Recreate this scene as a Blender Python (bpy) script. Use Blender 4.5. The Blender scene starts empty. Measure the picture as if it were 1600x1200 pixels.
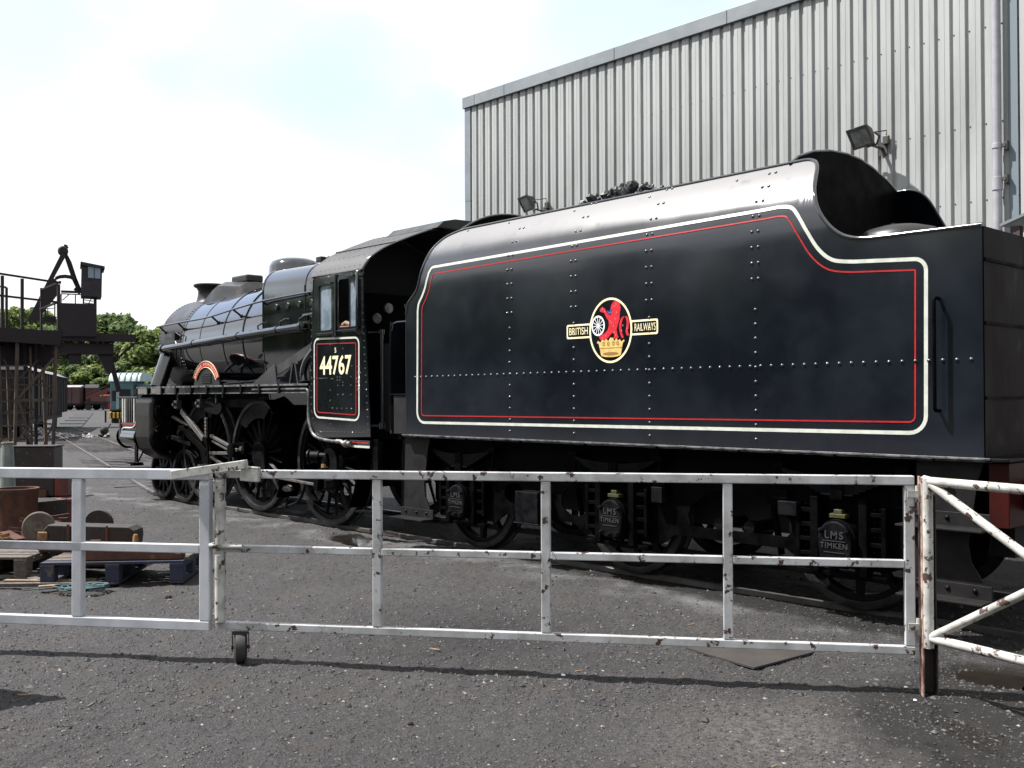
import bpy, bmesh, math, random
import numpy as np
from mathutils import Matrix, Vector
random.seed(7); RNG = np.random.default_rng(7)
S = bpy.context.scene
COL = S.collection
R = math.radians
PI = math.pi

# ------------------------------------------------------------------ camera
F = 1577.9; YAW = R(43.27); PITCH = R(.671); ROLL = R(-.213)
CAM = Vector((12.1059, -8.721, 1.8198))
FW = Vector((-math.cos(YAW)*math.cos(PITCH), math.sin(YAW)*math.cos(PITCH), math.sin(PITCH)))
_r = Vector((math.sin(YAW), math.cos(YAW), 0)); _u = _r.cross(FW)
RT = _r*math.cos(ROLL) + _u*math.sin(ROLL); UP = _u*math.cos(ROLL) - _r*math.sin(ROLL)
cd = bpy.data.cameras.new('camera'); cam = bpy.data.objects.new('camera', cd); COL.objects.link(cam)
cd.sensor_fit = 'HORIZONTAL'; cd.sensor_width = 36; cd.lens = 36*F/1600; cd.clip_start = .05; cd.clip_end = 3000
cam.matrix_world = Matrix(((RT.x, UP.x, -FW.x, CAM.x), (RT.y, UP.y, -FW.y, CAM.y), (RT.z, UP.z, -FW.z, CAM.z), (0, 0, 0, 1)))
S.camera = cam

# ------------------------------------------------------------------ sun, sky, exposure
SUN_EL = R(56); SUN_H = Vector((-.729, -.6845, 0))
SUN = (SUN_H*math.cos(SUN_EL) + Vector((0, 0, math.sin(SUN_EL)))).normalized()
ld = bpy.data.lights.new('sun', 'SUN'); ld.energy = 5.0; ld.angle = R(.55); ld.color = (1, .965, .92)
sun = bpy.data.objects.new('sun', ld); COL.objects.link(sun)
sun.rotation_euler = (-SUN).to_track_quat('-Z', 'Y').to_euler(); sun.location = (0, 0, 60)
S.view_settings.view_transform = 'Standard'; S.view_settings.look = 'None'
S.view_settings.exposure = 1.2; S.view_settings.gamma = 1; S.view_settings.use_curve_mapping = False

W = bpy.data.worlds.new('World'); S.world = W; W.use_nodes = True
nt = W.node_tree; nt.nodes.clear()
def N(t, typ, **k):
    n = t.nodes.new(typ)
    for a, b in k.items(): setattr(n, a, b)
    return n
out = N(nt, 'ShaderNodeOutputWorld')
sky = N(nt, 'ShaderNodeTexSky', sky_type='NISHITA', sun_disc=False, sun_elevation=SUN_EL,
        sun_rotation=math.atan2(SUN.x, SUN.y), air_density=1.0, dust_density=1.6, ozone_density=1.0)
bg1 = N(nt, 'ShaderNodeBackground'); bg1.inputs[1].default_value = .15
nt.links.new(sky.outputs[0], bg1.inputs[0])
bg2 = N(nt, 'ShaderNodeBackground'); bg2.inputs[1].default_value = 1.0
tc = N(nt, 'ShaderNodeTexCoord')
mp = N(nt, 'ShaderNodeMapping'); mp.inputs['Scale'].default_value = (1, 1, 1.9); mp.inputs['Location'].default_value = (7.1, 2.2, 3.3)
nt.links.new(tc.outputs['Generated'], mp.inputs[0])
n1 = N(nt, 'ShaderNodeTexNoise'); n1.inputs['Scale'].default_value = 2.3; n1.inputs['Detail'].default_value = 9; n1.inputs['Roughness'].default_value = .56
nt.links.new(mp.outputs[0], n1.inputs['Vector'])
cr = N(nt, 'ShaderNodeValToRGB'); cr.color_ramp.elements[0].position = .36; cr.color_ramp.elements[1].position = .50
cr.color_ramp.elements[0].color = (.55, .55, .55, 1)
nt.links.new(n1.outputs[0], cr.inputs[0])
n2 = N(nt, 'ShaderNodeTexNoise'); n2.inputs['Scale'].default_value = 3.1; n2.inputs['Detail'].default_value = 7
mp2 = N(nt, 'ShaderNodeMapping'); mp2.inputs['Scale'].default_value = (1, 1, 1.6); mp2.inputs['Location'].default_value = (6.3, 8.1, 7.2)
nt.links.new(tc.outputs['Generated'], mp2.inputs[0]); nt.links.new(mp2.outputs[0], n2.inputs['Vector'])
cr2 = N(nt, 'ShaderNodeValToRGB')
cr2.color_ramp.elements[0].position = .33; cr2.color_ramp.elements[0].color = (.415, .44, .47, 1)
cr2.color_ramp.elements[1].position = .48; cr2.color_ramp.elements[1].color = (.50, .50, .50, 1)
nt.links.new(n2.outputs[0], cr2.inputs[0]); nt.links.new(cr2.outputs[0], bg2.inputs[0])
# thinner places in the cloud cover, where blue shows through (directions in the sky)
fac = cr.outputs[0]
for px_, py_, wd_, am_ in ((430, 10, 6, .5), (570, 130, 4.5, .45), (150, 265, 5, .4), (1010, 20, 7, .5), (-500, -200, 16, .6), (2600, -300, 18, .6)):
    dv = (FW + RT*((px_-800)/F) - UP*((py_-600)/F)).normalized()
    dt_ = N(nt, 'ShaderNodeVectorMath', operation='DOT_PRODUCT'); nt.links.new(tc.outputs['Generated'], dt_.inputs[0]); dt_.inputs[1].default_value = dv
    wob = N(nt, 'ShaderNodeMath', operation='MULTIPLY_ADD'); nt.links.new(n2.outputs[0], wob.inputs[0]); wob.inputs[1].default_value = -.05*(wd_/8)**2; nt.links.new(dt_.outputs['Value'], wob.inputs[2])
    mr = N(nt, 'ShaderNodeMapRange'); mr.interpolation_type = 'SMOOTHSTEP'; nt.links.new(wob.outputs[0], mr.inputs[0])
    o_ = -.025*(wd_/8)**2; mr.inputs[1].default_value = math.cos(R(wd_*1.25))+o_; mr.inputs[2].default_value = math.cos(R(wd_*.35))+o_; mr.inputs[3].default_value = 1; mr.inputs[4].default_value = 1-am_
    mu = N(nt, 'ShaderNodeMath', operation='MULTIPLY'); nt.links.new(fac, mu.inputs[0]); nt.links.new(mr.outputs[0], mu.inputs[1]); fac = mu.outputs[0]
mx = N(nt, 'ShaderNodeMixShader')
nt.links.new(fac, mx.inputs[0]); nt.links.new(bg1.outputs[0], mx.inputs[1]); nt.links.new(bg2.outputs[0], mx.inputs[2])
nt.links.new(mx.outputs[0], out.inputs[0])
S.cycles.max_bounces = 6; S.cycles.glossy_bounces = 3; S.cycles.diffuse_bounces = 3; S.cycles.transparent_max_bounces = 8

# ------------------------------------------------------------------ measuring helper: a photo pixel on a plane -> a point of the place
def at(x, y, X=None, Y=None, Z=None, D=None):
    d = FW + RT*((x-800)/F) - UP*((y-600)/F)
    if X is not None: t = (X-CAM.x)/d.x
    elif Y is not None: t = (Y-CAM.y)/d.y
    elif Z is not None: t = (Z-CAM.z)/d.z
    else: t = D
    return CAM + d*t

# ------------------------------------------------------------------ mesh helpers
class MB:
    def __init__(s): s.v = []; s.f = []
    def add(s, vs, fs):
        o = len(s.v); s.v += [tuple(p) for p in vs]; s.f += [tuple(i+o for i in q) for q in fs]; return s
    def box(s, x0, x1, y0, y1, z0, z1):
        return s.add([(x0,y0,z0),(x1,y0,z0),(x1,y1,z0),(x0,y1,z0),(x0,y0,z1),(x1,y0,z1),(x1,y1,z1),(x0,y1,z1)],
                     [(0,3,2,1),(4,5,6,7),(0,1,5,4),(1,2,6,5),(2,3,7,6),(3,0,4,7)])
    def bar(s, p, q, w, h, up=(0,0,1)):
        p = Vector(p); q = Vector(q); d = (q-p).normalized(); up = Vector(up)
        a = d.cross(up)
        if a.length < 1e-4: a = d.cross(Vector((1,0,0)))
        a.normalize(); b = a.cross(d).normalized(); a = a*w/2; b = b*h/2
        return s.add([p-a-b,p+a-b,p+a+b,p-a+b,q-a-b,q+a-b,q+a+b,q-a+b],
                     [(0,1,2,3),(7,6,5,4),(0,4,5,1),(1,5,6,2),(2,6,7,3),(3,7,4,0)])
    def cyl(s, p, q, r0, r1=None, n=16, cap=True):
        r1 = r0 if r1 is None else r1
        p = Vector(p); q = Vector(q); d = (q-p).normalized()
        a = d.orthogonal().normalized(); b = d.cross(a)
        vs = []
        for c, r in ((p, r0), (q, r1)):
            for i in range(n):
                t = 2*PI*i/n; vs.append(c + a*(r*math.cos(t)) + b*(r*math.sin(t)))
        fs = [(i, (i+1) % n, n+(i+1) % n, n+i) for i in range(n)]
        if cap: fs += [tuple(range(n-1,-1,-1)), tuple(range(n, 2*n))]
        return s.add(vs, fs)
    def tube(s, pts, r, n=10, closed=False):
        pts = [Vector(p) for p in pts]; m = len(pts); vs = []; fs = []
        prev = None
        for i, p in enumerate(pts):
            if closed: d = pts[(i+1) % m]-pts[i-1]
            else: d = pts[min(i+1, m-1)]-pts[max(i-1, 0)]
            d.normalize()
            a = d.orthogonal().normalized() if prev is None else (prev - d*prev.dot(d)).normalized()
            prev = a; b = d.cross(a)
            for k in range(n):
                t = 2*PI*k/n; vs.append(p + a*(r*math.cos(t)) + b*(r*math.sin(t)))
        for i in range(m if closed else m-1):
            j = (i+1) % m
            for k in range(n): fs.append((i*n+k, i*n+(k+1) % n, j*n+(k+1) % n, j*n+k))
        if not closed: fs += [tuple(range(n-1,-1,-1)), tuple(range((m-1)*n, m*n))]
        return s.add(vs, fs)
    def lathe(s, prof, c, axis, n=32, closed=False):
        # prof: (radius, distance along axis)
        c = Vector(c); ax = Vector(axis).normalized(); a = ax.orthogonal().normalized(); b = ax.cross(a)
        m = len(prof); vs = []; fs = []
        for r, h in prof:
            for k in range(n):
                t = 2*PI*k/n; vs.append(c + ax*h + a*(r*math.cos(t)) + b*(r*math.sin(t)))
        for i in range(m if closed else m-1):
            j = (i+1) % m
            for k in range(n): fs.append((i*n+k, i*n+(k+1) % n, j*n+(k+1) % n, j*n+k))
        if not closed:
            if prof[0][0] > 1e-5: fs.append(tuple(range(n-1,-1,-1)))
            if prof[-1][0] > 1e-5: fs.append(tuple(range((m-1)*n, m*n)))
        return s.add(vs, fs)
    def dome(s, c, nrm, r, h=None, n=8):
        h = r*.8 if h is None else h
        return s.lathe([(r, 0), (r*.82, h*.6), (r*.4, h*.93), (0.0001, h)], c, nrm, n)
    def prism(s, poly, fn, t):
        # poly: 2d outline, fn maps (a,b,depth) to a point
        n = len(poly)
        vs = [fn(a, b, 0) for a, b in poly] + [fn(a, b, t) for a, b in poly]
        fs = [tuple(range(n)), tuple(range(2*n-1, n-1, -1))] + [(i, i+n, (i+1) % n+n, (i+1) % n) for i in range(n)]
        return s.add(vs, fs)
    def grid(s, rows, closed=False):
        m = len(rows); n = len(rows[0]); vs = [p for r in rows for p in r]; fs = []
        for i in range(m-1):
            for j in range(n if closed else n-1):
                k = (j+1) % n
                fs.append((i*n+j, i*n+k, (i+1)*n+k, (i+1)*n+j))
        return s.add(vs, fs)
    def mesh(s, name, smooth=None):
        me = bpy.data.meshes.new(name); me.from_pydata(s.v, [], s.f); me.update()
        bm = bmesh.new(); bm.from_mesh(me); bmesh.ops.recalc_face_normals(bm, faces=bm.faces); bm.to_mesh(me); bm.free()
        if smooth is not None:
            for p in me.polygons: p.use_smooth = True
            me.set_sharp_from_angle(angle=R(smooth))
        return me
    def build(s, name, mat, parent=None, smooth=None, bevel=0, label=None, kind=None, solid=0):
        o = link(name, s.mesh(name, smooth), mat, parent)
        if solid:
            md = o.modifiers.new('thickness', 'SOLIDIFY'); md.thickness = solid; md.offset = 0; md.use_rim = smooth is None
        if bevel:
            md = o.modifiers.new('bevel', 'BEVEL'); md.width = bevel; md.segments = 2; md.limit_method = 'ANGLE'; md.angle_limit = R(40)
        if label: o['label'] = label
        if kind: o['kind'] = kind
        return o
def link(name, me, mat, parent=None):
    o = bpy.data.objects.new(name, me); COL.objects.link(o)
    if mat is not None and not me.materials: me.materials.append(mat)
    if parent is not None: adopt(o, parent)
    return o
def adopt(o, parent):
    o.parent = parent
    if parent.type == 'EMPTY': o.matrix_parent_inverse = (Matrix.Translation(parent.location) @ parent.rotation_euler.to_matrix().to_4x4()).inverted()
def thing(name, label, cat, loc=(0,0,0), group=None):
    o = bpy.data.objects.new(name, None); COL.objects.link(o); o.location = loc; o.empty_display_size = .2
    return tag(o, label, cat, group)
def tag(o, label=None, cat=None, group=None, kind=None):
    if label: o['label'] = label
    if cat: o['category'] = cat
    if group: o['group'] = group
    if kind: o['kind'] = kind
    return o
def copy_part(o, parent, loc=None, mat=None):
    c = o.copy(); COL.objects.link(c); c.parent = parent
    if loc is not None: c.location = loc
    if mat is not None: c.matrix_world = mat
    for ch in [x for x in bpy.data.objects if x.parent == o]: copy_part(ch, c)
    return c
# filled flat outlines (with holes) and lettering, as lists of 2d points and faces
def _curve_mesh(cu):
    o = bpy.data.objects.new('tmp', cu); COL.objects.link(o)
    dg = bpy.context.evaluated_depsgraph_get()
    me = bpy.data.meshes.new_from_object(o.evaluated_get(dg))
    vs = [tuple(v.co) for v in me.vertices]; fs = [tuple(p.vertices) for p in me.polygons]
    bpy.data.objects.remove(o); bpy.data.meshes.remove(me); bpy.data.curves.remove(cu)
    return vs, fs
def fill(loops, ext=0.0, bev=0.0):
    cu = bpy.data.curves.new('tmp', 'CURVE'); cu.dimensions = '2D'; cu.fill_mode = 'BOTH'; cu.extrude = ext; cu.bevel_depth = bev
    for lp in loops:
        sp = cu.splines.new('POLY'); sp.points.add(len(lp)-1)
        for p, q in zip(sp.points, lp): p.co = (q[0], q[1], 0, 1)
        sp.use_cyclic_u = True
    return _curve_mesh(cu)
def text(body, size=1.0, ext=.0, off=0.0, align='CENTER', space=1.0):
    cu = bpy.data.curves.new('tmp', 'FONT'); cu.body = body; cu.size = size; cu.extrude = ext; cu.offset = off
    cu.align_x = align; cu.align_y = 'CENTER'; cu.space_character = space
    return _curve_mesh(cu)
def side(vf, X, Y, Z, sx=1.0, sz=1.0, rot=0.0):   # put a flat outline on a wall facing -Y
    vs, fs = vf; c, s_ = math.cos(rot), math.sin(rot)
    return [(X + (a*c-b*s_)*sx, Y - d, Z + (a*s_+b*c)*sz) for a, b, d in vs], fs
def arc2(cx, cy, r, a0, a1, n=8, ry=None):
    ry = r if ry is None else ry
    return [(cx + r*math.cos(R(a0+(a1-a0)*i/n)), cy + ry*math.sin(R(a0+(a1-a0)*i/n))) for i in range(n+1)]
def rrect(x0, x1, z0, z1, r, n=6):
    return arc2(x1-r, z0+r, r, -90, 0, n) + arc2(x1-r, z1-r, r, 0, 90, n) + arc2(x0+r, z1-r, r, 90, 180, n) + arc2(x0+r, z0+r, r, 180, 270, n)
def catmull(pts, n=6):
    P = [Vector(p) for p in pts]; o = []
    for i in range(len(P)-1):
        p0 = P[max(i-1, 0)]; p1 = P[i]; p2 = P[i+1]; p3 = P[min(i+2, len(P)-1)]
        for k in range(n):
            t = k/n
            o.append(.5*((2*p1) + (p2-p0)*t + (2*p0-5*p1+4*p2-p3)*t*t + (3*p1-p0-3*p2+p3)*t**3))
    o.append(P[-1]); return o
def fillet(pts, rad, n=6, closed=True):
    out_ = []; m = len(pts)
    for i, p in enumerate(pts):
        r_ = rad[i] if isinstance(rad, (list, tuple)) else rad
        if r_ <= 0: out_.append(tuple(p)); continue
        P = Vector(p); A = Vector(pts[i-1]); B = Vector(pts[(i+1) % m])
        a = P + (A-P).normalized()*r_; b = P + (B-P).normalized()*r_
        for k in range(n+1):
            t = k/n; out_.append(tuple(a*(1-t)**2 + P*2*t*(1-t) + b*t*t))
    return out_
def offset_loop(loop, d):
    m = len(loop); o = []
    for i in range(m):
        a = Vector(loop[i-1]); b = Vector(loop[(i+1) % m]); t = (b-a)
        if t.length < 1e-9: t = Vector((1,0))
        t.normalize(); o.append((loop[i][0] - t.y*d, loop[i][1] + t.x*d))
    return o

# ------------------------------------------------------------------ materials
def mat(name, c1, c2=None, scale=6, detail=6, rough=.6, rough2=None, metal=0, bump=0, bscale=40, bdist=.01, spec=.5,
        lo=.4, hi=.62, c3=None, s3=20, lo3=.62, hi3=.68, stretch=None, coat=0, dust=None, island=None, objrand=0, wave=0):
    m = bpy.data.materials.new(name); m.use_nodes = True; t = m.node_tree; b = t.nodes['Principled BSDF']
    def lk(a, c): t.links.new(a, c)
    co = N(t, 'ShaderNodeTexCoord').outputs['Object']
    if stretch:
        mm = N(t, 'ShaderNodeMapping'); mm.inputs['Scale'].default_value = stretch; lk(co, mm.inputs[0]); co = mm.outputs[0]
    dustm = None
    def noise(sc, dt=6, ro=.6):
        n = N(t, 'ShaderNodeTexNoise'); n.inputs['Scale'].default_value = sc; n.inputs['Detail'].default_value = dt; n.inputs['Roughness'].default_value = ro
        lk(co, n.inputs['Vector']); return n.outputs[0]
    def ramp(src, lo, hi):
        r = N(t, 'ShaderNodeMapRange'); r.inputs['From Min'].default_value = lo; r.inputs['From Max'].default_value = hi; lk(src, r.inputs[0]); return r.outputs[0]
    def mixc(fac, a, bb):
        x = N(t, 'ShaderNodeMix', data_type='RGBA'); lk(fac, x.inputs[0])
        for s_, i in ((a, 6), (bb, 7)):
            if isinstance(s_, tuple): x.inputs[i].default_value = (*s_, 1)
            else: lk(s_, x.inputs[i])
        return x.outputs[2]
    colr = c1
    if c2 is not None:
        fac = ramp(noise(scale, detail), lo, hi); colr = mixc(fac, c1, c2)
        if rough2 is not None:
            rr = N(t, 'ShaderNodeMapRange'); rr.inputs['To Min'].default_value = rough; rr.inputs['To Max'].default_value = rough2; lk(fac, rr.inputs[0]); lk(rr.outputs[0], b.inputs['Roughness'])
    if c3 is not None: colr = mixc(ramp(noise(s3, 5, .65), lo3, hi3), colr, c3)
    if island:
        g = N(t, 'ShaderNodeNewGeometry'); cr_ = N(t, 'ShaderNodeValToRGB'); lk(g.outputs['Random Per Island'], cr_.inputs[0])
        els = cr_.color_ramp.elements
        while len(els) < len(island): els.new(.5)
        for e, (p, c) in zip(els, island): e.position = p; e.color = (*c, 1)
        colr = cr_.outputs[0]
    if objrand:
        oi = N(t, 'ShaderNodeObjectInfo'); hv = N(t, 'ShaderNodeHueSaturation'); rr = N(t, 'ShaderNodeMapRange')
        rr.inputs['To Min'].default_value = 1-objrand; rr.inputs['To Max'].default_value = 1+objrand; lk(oi.outputs['Random'], rr.inputs[0]); lk(rr.outputs[0], hv.inputs['Value'])
        if isinstance(colr, tuple): hv.inputs['Color'].default_value = (*colr, 1)
        else: lk(colr, hv.inputs['Color'])
        colr = hv.outputs[0]
    if dust:
        g = N(t, 'ShaderNodeNewGeometry'); sp_ = N(t, 'ShaderNodeSeparateXYZ'); lk(g.outputs['Normal'], sp_.inputs[0])
        dm = N(t, 'ShaderNodeMath', operation='MULTIPLY'); lk(ramp(sp_.outputs[2], .42, .78), dm.inputs[0]); lk(ramp(noise(5, 6, .6), -.1, .42), dm.inputs[1])
        colr = mixc(dm.outputs[0], colr, dust); dustm = dm.outputs[0]
    if isinstance(colr, tuple): b.inputs['Base Color'].default_value = (*colr, 1)
    else: lk(colr, b.inputs['Base Color'])
    if not (c2 is not None and rough2 is not None): b.inputs['Roughness'].default_value = rough
    b.inputs['Metallic'].default_value = metal; b.inputs['Specular IOR Level'].default_value = spec
    if coat: b.inputs['Coat Weight'].default_value = coat; b.inputs['Coat Roughness'].default_value = .08
    if dustm is not None:
        rm = N(t, 'ShaderNodeMix', data_type='FLOAT'); lk(dustm, rm.inputs[0]); lk(b.inputs['Roughness'].links[0].from_socket, rm.inputs[2]); rm.inputs[3].default_value = .62; lk(rm.outputs[0], b.inputs['Roughness'])
        cw_ = N(t, 'ShaderNodeMapRange'); lk(dustm, cw_.inputs[0]); cw_.inputs['To Min'].default_value = coat; cw_.inputs['To Max'].default_value = .05; lk(cw_.outputs[0], b.inputs['Coat Weight'])
    nrm = None
    if wave:
        bp = N(t, 'ShaderNodeBump'); bp.inputs['Strength'].default_value = 1; bp.inputs['Distance'].default_value = wave; lk(noise(1.7, 2, .4), bp.inputs['Height']); nrm = bp.outputs[0]
    if bump:
        bp = N(t, 'ShaderNodeBump'); bp.inputs['Strength'].default_value = bump; bp.inputs['Distance'].default_value = bdist; lk(noise(bscale, 7, .7), bp.inputs['Height'])
        if nrm: lk(nrm, bp.inputs['Normal'])
        nrm = bp.outputs[0]
    if nrm: lk(nrm, b.inputs['Normal'])
    return m
M = {}
M['black'] = mat('black_gloss_paint', (.0035,.0045,.0065), (.007,.008,.0115), scale=2.6, rough=.06, rough2=.12, spec=.9, wave=.004, coat=.7)
M['tender_black'] = mat('tender_black_paint', (.0032,.0045,.0078), (.0062,.0085,.0142), scale=1.1, detail=4, rough=.15, rough2=.20, spec=.9, wave=.002, coat=.4,
                 c3=(.0125,.015,.0205), s3=2.4, lo3=.52, hi3=1.0, dust=(.044,.042,.047))
M['smokebox'] = mat('smokebox_matt_black', (.006,.006,.0065), (.013,.012,.012), scale=5, rough=.32, rough2=.46, spec=.45, bump=.15, bscale=90, bdist=.003)
M['roof'] = mat('cab_roof_dusty_grey', (.016,.016,.018), (.030,.0295,.030), scale=4, rough=.5, rough2=.62, bump=.1, bscale=60)
M['frame'] = mat('oily_frame_black', (.0008,.0008,.0010), (.0024,.0022,.0024), spec=.03, scale=5, rough=.38, rough2=.62, bump=.2, bscale=70, bdist=.004)
M['wheel'] = mat('wheel_grimy_black', (.0016,.002,.003), (.005,.005,.006), spec=.11, scale=8, rough=.36, rough2=.55, bump=.1, bscale=80)
M['steel'] = mat('worn_bright_steel', (.30,.29,.28), (.12,.11,.105), scale=9, rough=.34, rough2=.55, metal=.9)
M['tyre'] = mat('rail_worn_tyre_steel', (.012,.013,.016), (.035,.034,.033), scale=10, rough=.4, rough2=.55, metal=.4)
M['cream'] = mat('cream_lining', (.50,.52,.46), (.41,.43,.39), scale=14, rough=.35)
M['gold'] = mat('gold_leaf_paint', (.62,.45,.16), (.50,.33,.10), scale=30, rough=.4)
M['letter'] = mat('cream_transfer', (.78,.70,.45), rough=.4)
M['red'] = mat('red_lining', (.36,.014,.016), (.26,.012,.015), scale=20, rough=.35)
M['lionred'] = mat('emblem_red', (.55,.015,.03), (.42,.012,.02), scale=40, rough=.4)
M['white'] = mat('emblem_white', (.75,.77,.80), rough=.4)
M['blue'] = mat('emblem_blue', (.03,.10,.32), rough=.4)
M['bufferred'] = mat('buffer_beam_red', (.032,.004,.003), (.018,.003,.0025), spec=.15, scale=5, rough=.45)
M['grime'] = mat('peeled_rear_paint', (.0025,.002,.0025), (.010,.005,.006), scale=3, rough=.45, rough2=.6, spec=.08, c3=(.035,.022,.023), s3=5, lo3=.60, hi3=.75, stretch=(1,1,.6))
M['coal'] = mat('coal', (.012,.012,.014), (.03,.03,.034), scale=12, rough=.28, rough2=.6, bump=.3, bscale=30)
M['glass'] = mat('sky_tinted_cab_glass', (.10,.13,.16), (.18,.22,.26), scale=5, rough=.08, rough2=.2)  # opaque blue-grey paints the sky showing in the cab panes
M['clad'] = mat('pale_profiled_steel', (.325,.337,.335), (.27,.282,.283), scale=1.6, rough=.45, rough2=.55, stretch=(2,2,.3), objrand=.04, c3=(.185,.19,.188), s3=1.7, lo3=.50, hi3=.85)
M['fascia'] = mat('grey_fascia_steel', (.15,.17,.185), (.18,.20,.215), scale=3, rough=.5, objrand=.05)
M['pipe'] = mat('grey_plastic_pipe', (.28,.28,.31), (.24,.24,.26), scale=8, rough=.45)
M['lamp'] = mat('lamp_dark_metal', (.03,.03,.03), (.06,.055,.05), scale=15, rough=.5)
M['lampglass'] = mat('lamp_glass', (.25,.26,.25), (.12,.12,.12), scale=6, rough=.15)
M['gate'] = mat('chipped_white_paint', (.42,.43,.445), (.20,.195,.185), scale=4.2, lo=.40, hi=.72, rough=.42, rough2=.6, c3=(.045,.024,.020), s3=14, lo3=.595, hi3=.612, bump=.15, bscale=50, bdist=.003)
M['gate_worn'] = mat('badly_chipped_white_paint', (.43,.43,.405), (.24,.235,.215), scale=7, rough=.5, rough2=.65, c3=(.05,.028,.022), s3=16, lo3=.575, hi3=.60, bump=.25, bscale=50, bdist=.003)
M['postblack'] = mat('post_tarred_black', (.012,.012,.013), (.05,.032,.026), scale=9, rough=.5, rough2=.7, bump=.3, bscale=40)
M['rubber'] = mat('black_rubber', (.012,.012,.013), (.025,.024,.024), scale=12, rough=.7)
M['rust'] = mat('rusty_iron', (.085,.029,.014), (.040,.016,.011), scale=7, rough=.75, bump=.4, bscale=40, bdist=.006, c3=(.17,.075,.03), s3=9, lo3=.6, hi3=.75)
M['redrust'] = mat('red_oxide_iron', (.12,.025,.016), (.06,.018,.014), scale=6, rough=.65, bump=.3, bscale=40)
M['darkrust'] = mat('dark_rusty_plate', (.012,.009,.009), (.026,.014,.011), scale=8, rough=.6, bump=.3, bscale=40, c3=(.09,.085,.085), s3=16, lo3=.63, hi3=.7)
M['ochre'] = mat('brass_and_rust', (.26,.14,.05), (.14,.065,.026), scale=12, rough=.55)
M['stonewheel'] = mat('grey_grinding_disc', (.10,.085,.065), (.065,.05,.038), scale=7, rough=.8, bump=.3, bscale=60)
M['galv'] = mat('galvanised', (.17,.19,.18), (.125,.14,.13), scale=9, rough=.5, c3=(.12,.10,.07), s3=10, lo3=.6, hi3=.7)
M['bluewood'] = mat('blue_painted_wood', (.014,.019,.048), (.022,.024,.038), scale=10, rough=.75, c3=(.09,.07,.06), s3=9, lo3=.58, hi3=.68)
M['greywood'] = mat('weathered_wood', (.10,.083,.072), (.06,.048,.042), scale=6, rough=.85, stretch=(1,6,6), bump=.3, bscale=40)
M['rope'] = mat('blue_green_rope', (.022,.055,.062), rough=.8)
M['crane'] = mat('dark_purple_brown_steel', (.010,.007,.010), (.018,.013,.015), spec=.25, scale=3, rough=.6, rough2=.75)
M['hut'] = mat('dark_hut_boards', (.018,.016,.021), (.028,.024,.028), scale=3, rough=.7, spec=.25)
M['hutglass'] = mat('hut_window_glass', (.12,.17,.23), rough=.12)
M['ladder'] = mat('rusty_scaffold', (.022,.015,.012), (.055,.032,.014), scale=5, rough=.6)
M['van'] = mat('dark_van_planks', (.012,.010,.011), (.018,.014,.014), scale=2, rough=.7, spec=.2)
M['vanroof'] = mat('pale_van_roof', (.26,.25,.26), (.19,.18,.19), scale=2, rough=.6)
M['pink'] = mat('faded_red_brown_van', (.06,.028,.027), (.045,.022,.021), scale=.6, rough=.7)
M['maroon'] = mat('maroon_paint', (.05,.009,.010), rough=.5)
M['cranered'] = mat('crane_red', (.09,.014,.012), (.06,.012,.010), scale=1, rough=.5)
M['teal'] = mat('pale_blue_green_paint', (.07,.15,.165), (.05,.115,.13), scale=1.5, rough=.4)
M['tealroof'] = mat('light_roof_paint', (.30,.37,.37), (.24,.30,.31), scale=1, rough=.45)
M['brownroof'] = mat('brown_tarpaulin', (.022,.015,.014), (.04,.03,.027), scale=2, rough=.8)
M['yellow'] = mat('warning_yellow', (.60,.36,.03), rough=.5)
M['yellowgreen'] = mat('grease_cap_yellow', (.040,.040,.010), (.02,.02,.007), scale=30, rough=.5)
M['rail'] = mat('rail_steel', (.085,.08,.076), (.04,.036,.033), scale=3, rough=.45, rough2=.6, metal=.35)
M['dark'] = mat('sooty_black', (.008,.008,.009), rough=.8)
M['leaf'] = mat('leaves', (.05,.08,.02), rough=.6, spec=.25, island=[(0,(.075,.110,.038)),(.35,(.12,.168,.052)),(.7,(.17,.22,.068)),(1,(.23,.265,.09))])
M['leaf2'] = mat('dark_leaves', (.05,.08,.02), rough=.6, spec=.25, island=[(0,(.052,.085,.036)),(.5,(.092,.138,.05)),(1,(.15,.195,.07))])
M['bark'] = mat('bark', (.05,.04,.03), (.09,.075,.055), scale=3, rough=.9)
M['splinter'] = mat('pale_wood_splinter', (.22,.16,.10), (.13,.095,.06), scale=20, rough=.8)
M['sheet'] = mat('rusty_steel_sheet', (.026,.023,.022), (.036,.031,.027), scale=4, rough=.6, bump=.2, bscale=30)
M['stone'] = mat('ash_and_stone', (.1,.1,.1), rough=.75, island=[(0,(.009,.0086,.009)),(.5,(.026,.025,.0258)),(.85,(.046,.044,.0445)),(.97,(.08,.075,.073)),(1,(.22,.20,.19))])
for k in ('leaf', 'leaf2'):
    m = M[k]; t = m.node_tree; b = t.nodes['Principled BSDF']; o_ = [n for n in t.nodes if n.type == 'OUTPUT_MATERIAL'][0]
    tr = N(t, 'ShaderNodeBsdfTranslucent'); ms = N(t, 'ShaderNodeMixShader'); ms.inputs[0].default_value = .5
    t.links.new(b.inputs['Base Color'].links[0].from_socket, tr.inputs[0]); t.links.new(b.outputs[0], ms.inputs[1]); t.links.new(tr.outputs[0], ms.inputs[2]); t.links.new(ms.outputs[0], o_.inputs[0])

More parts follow.
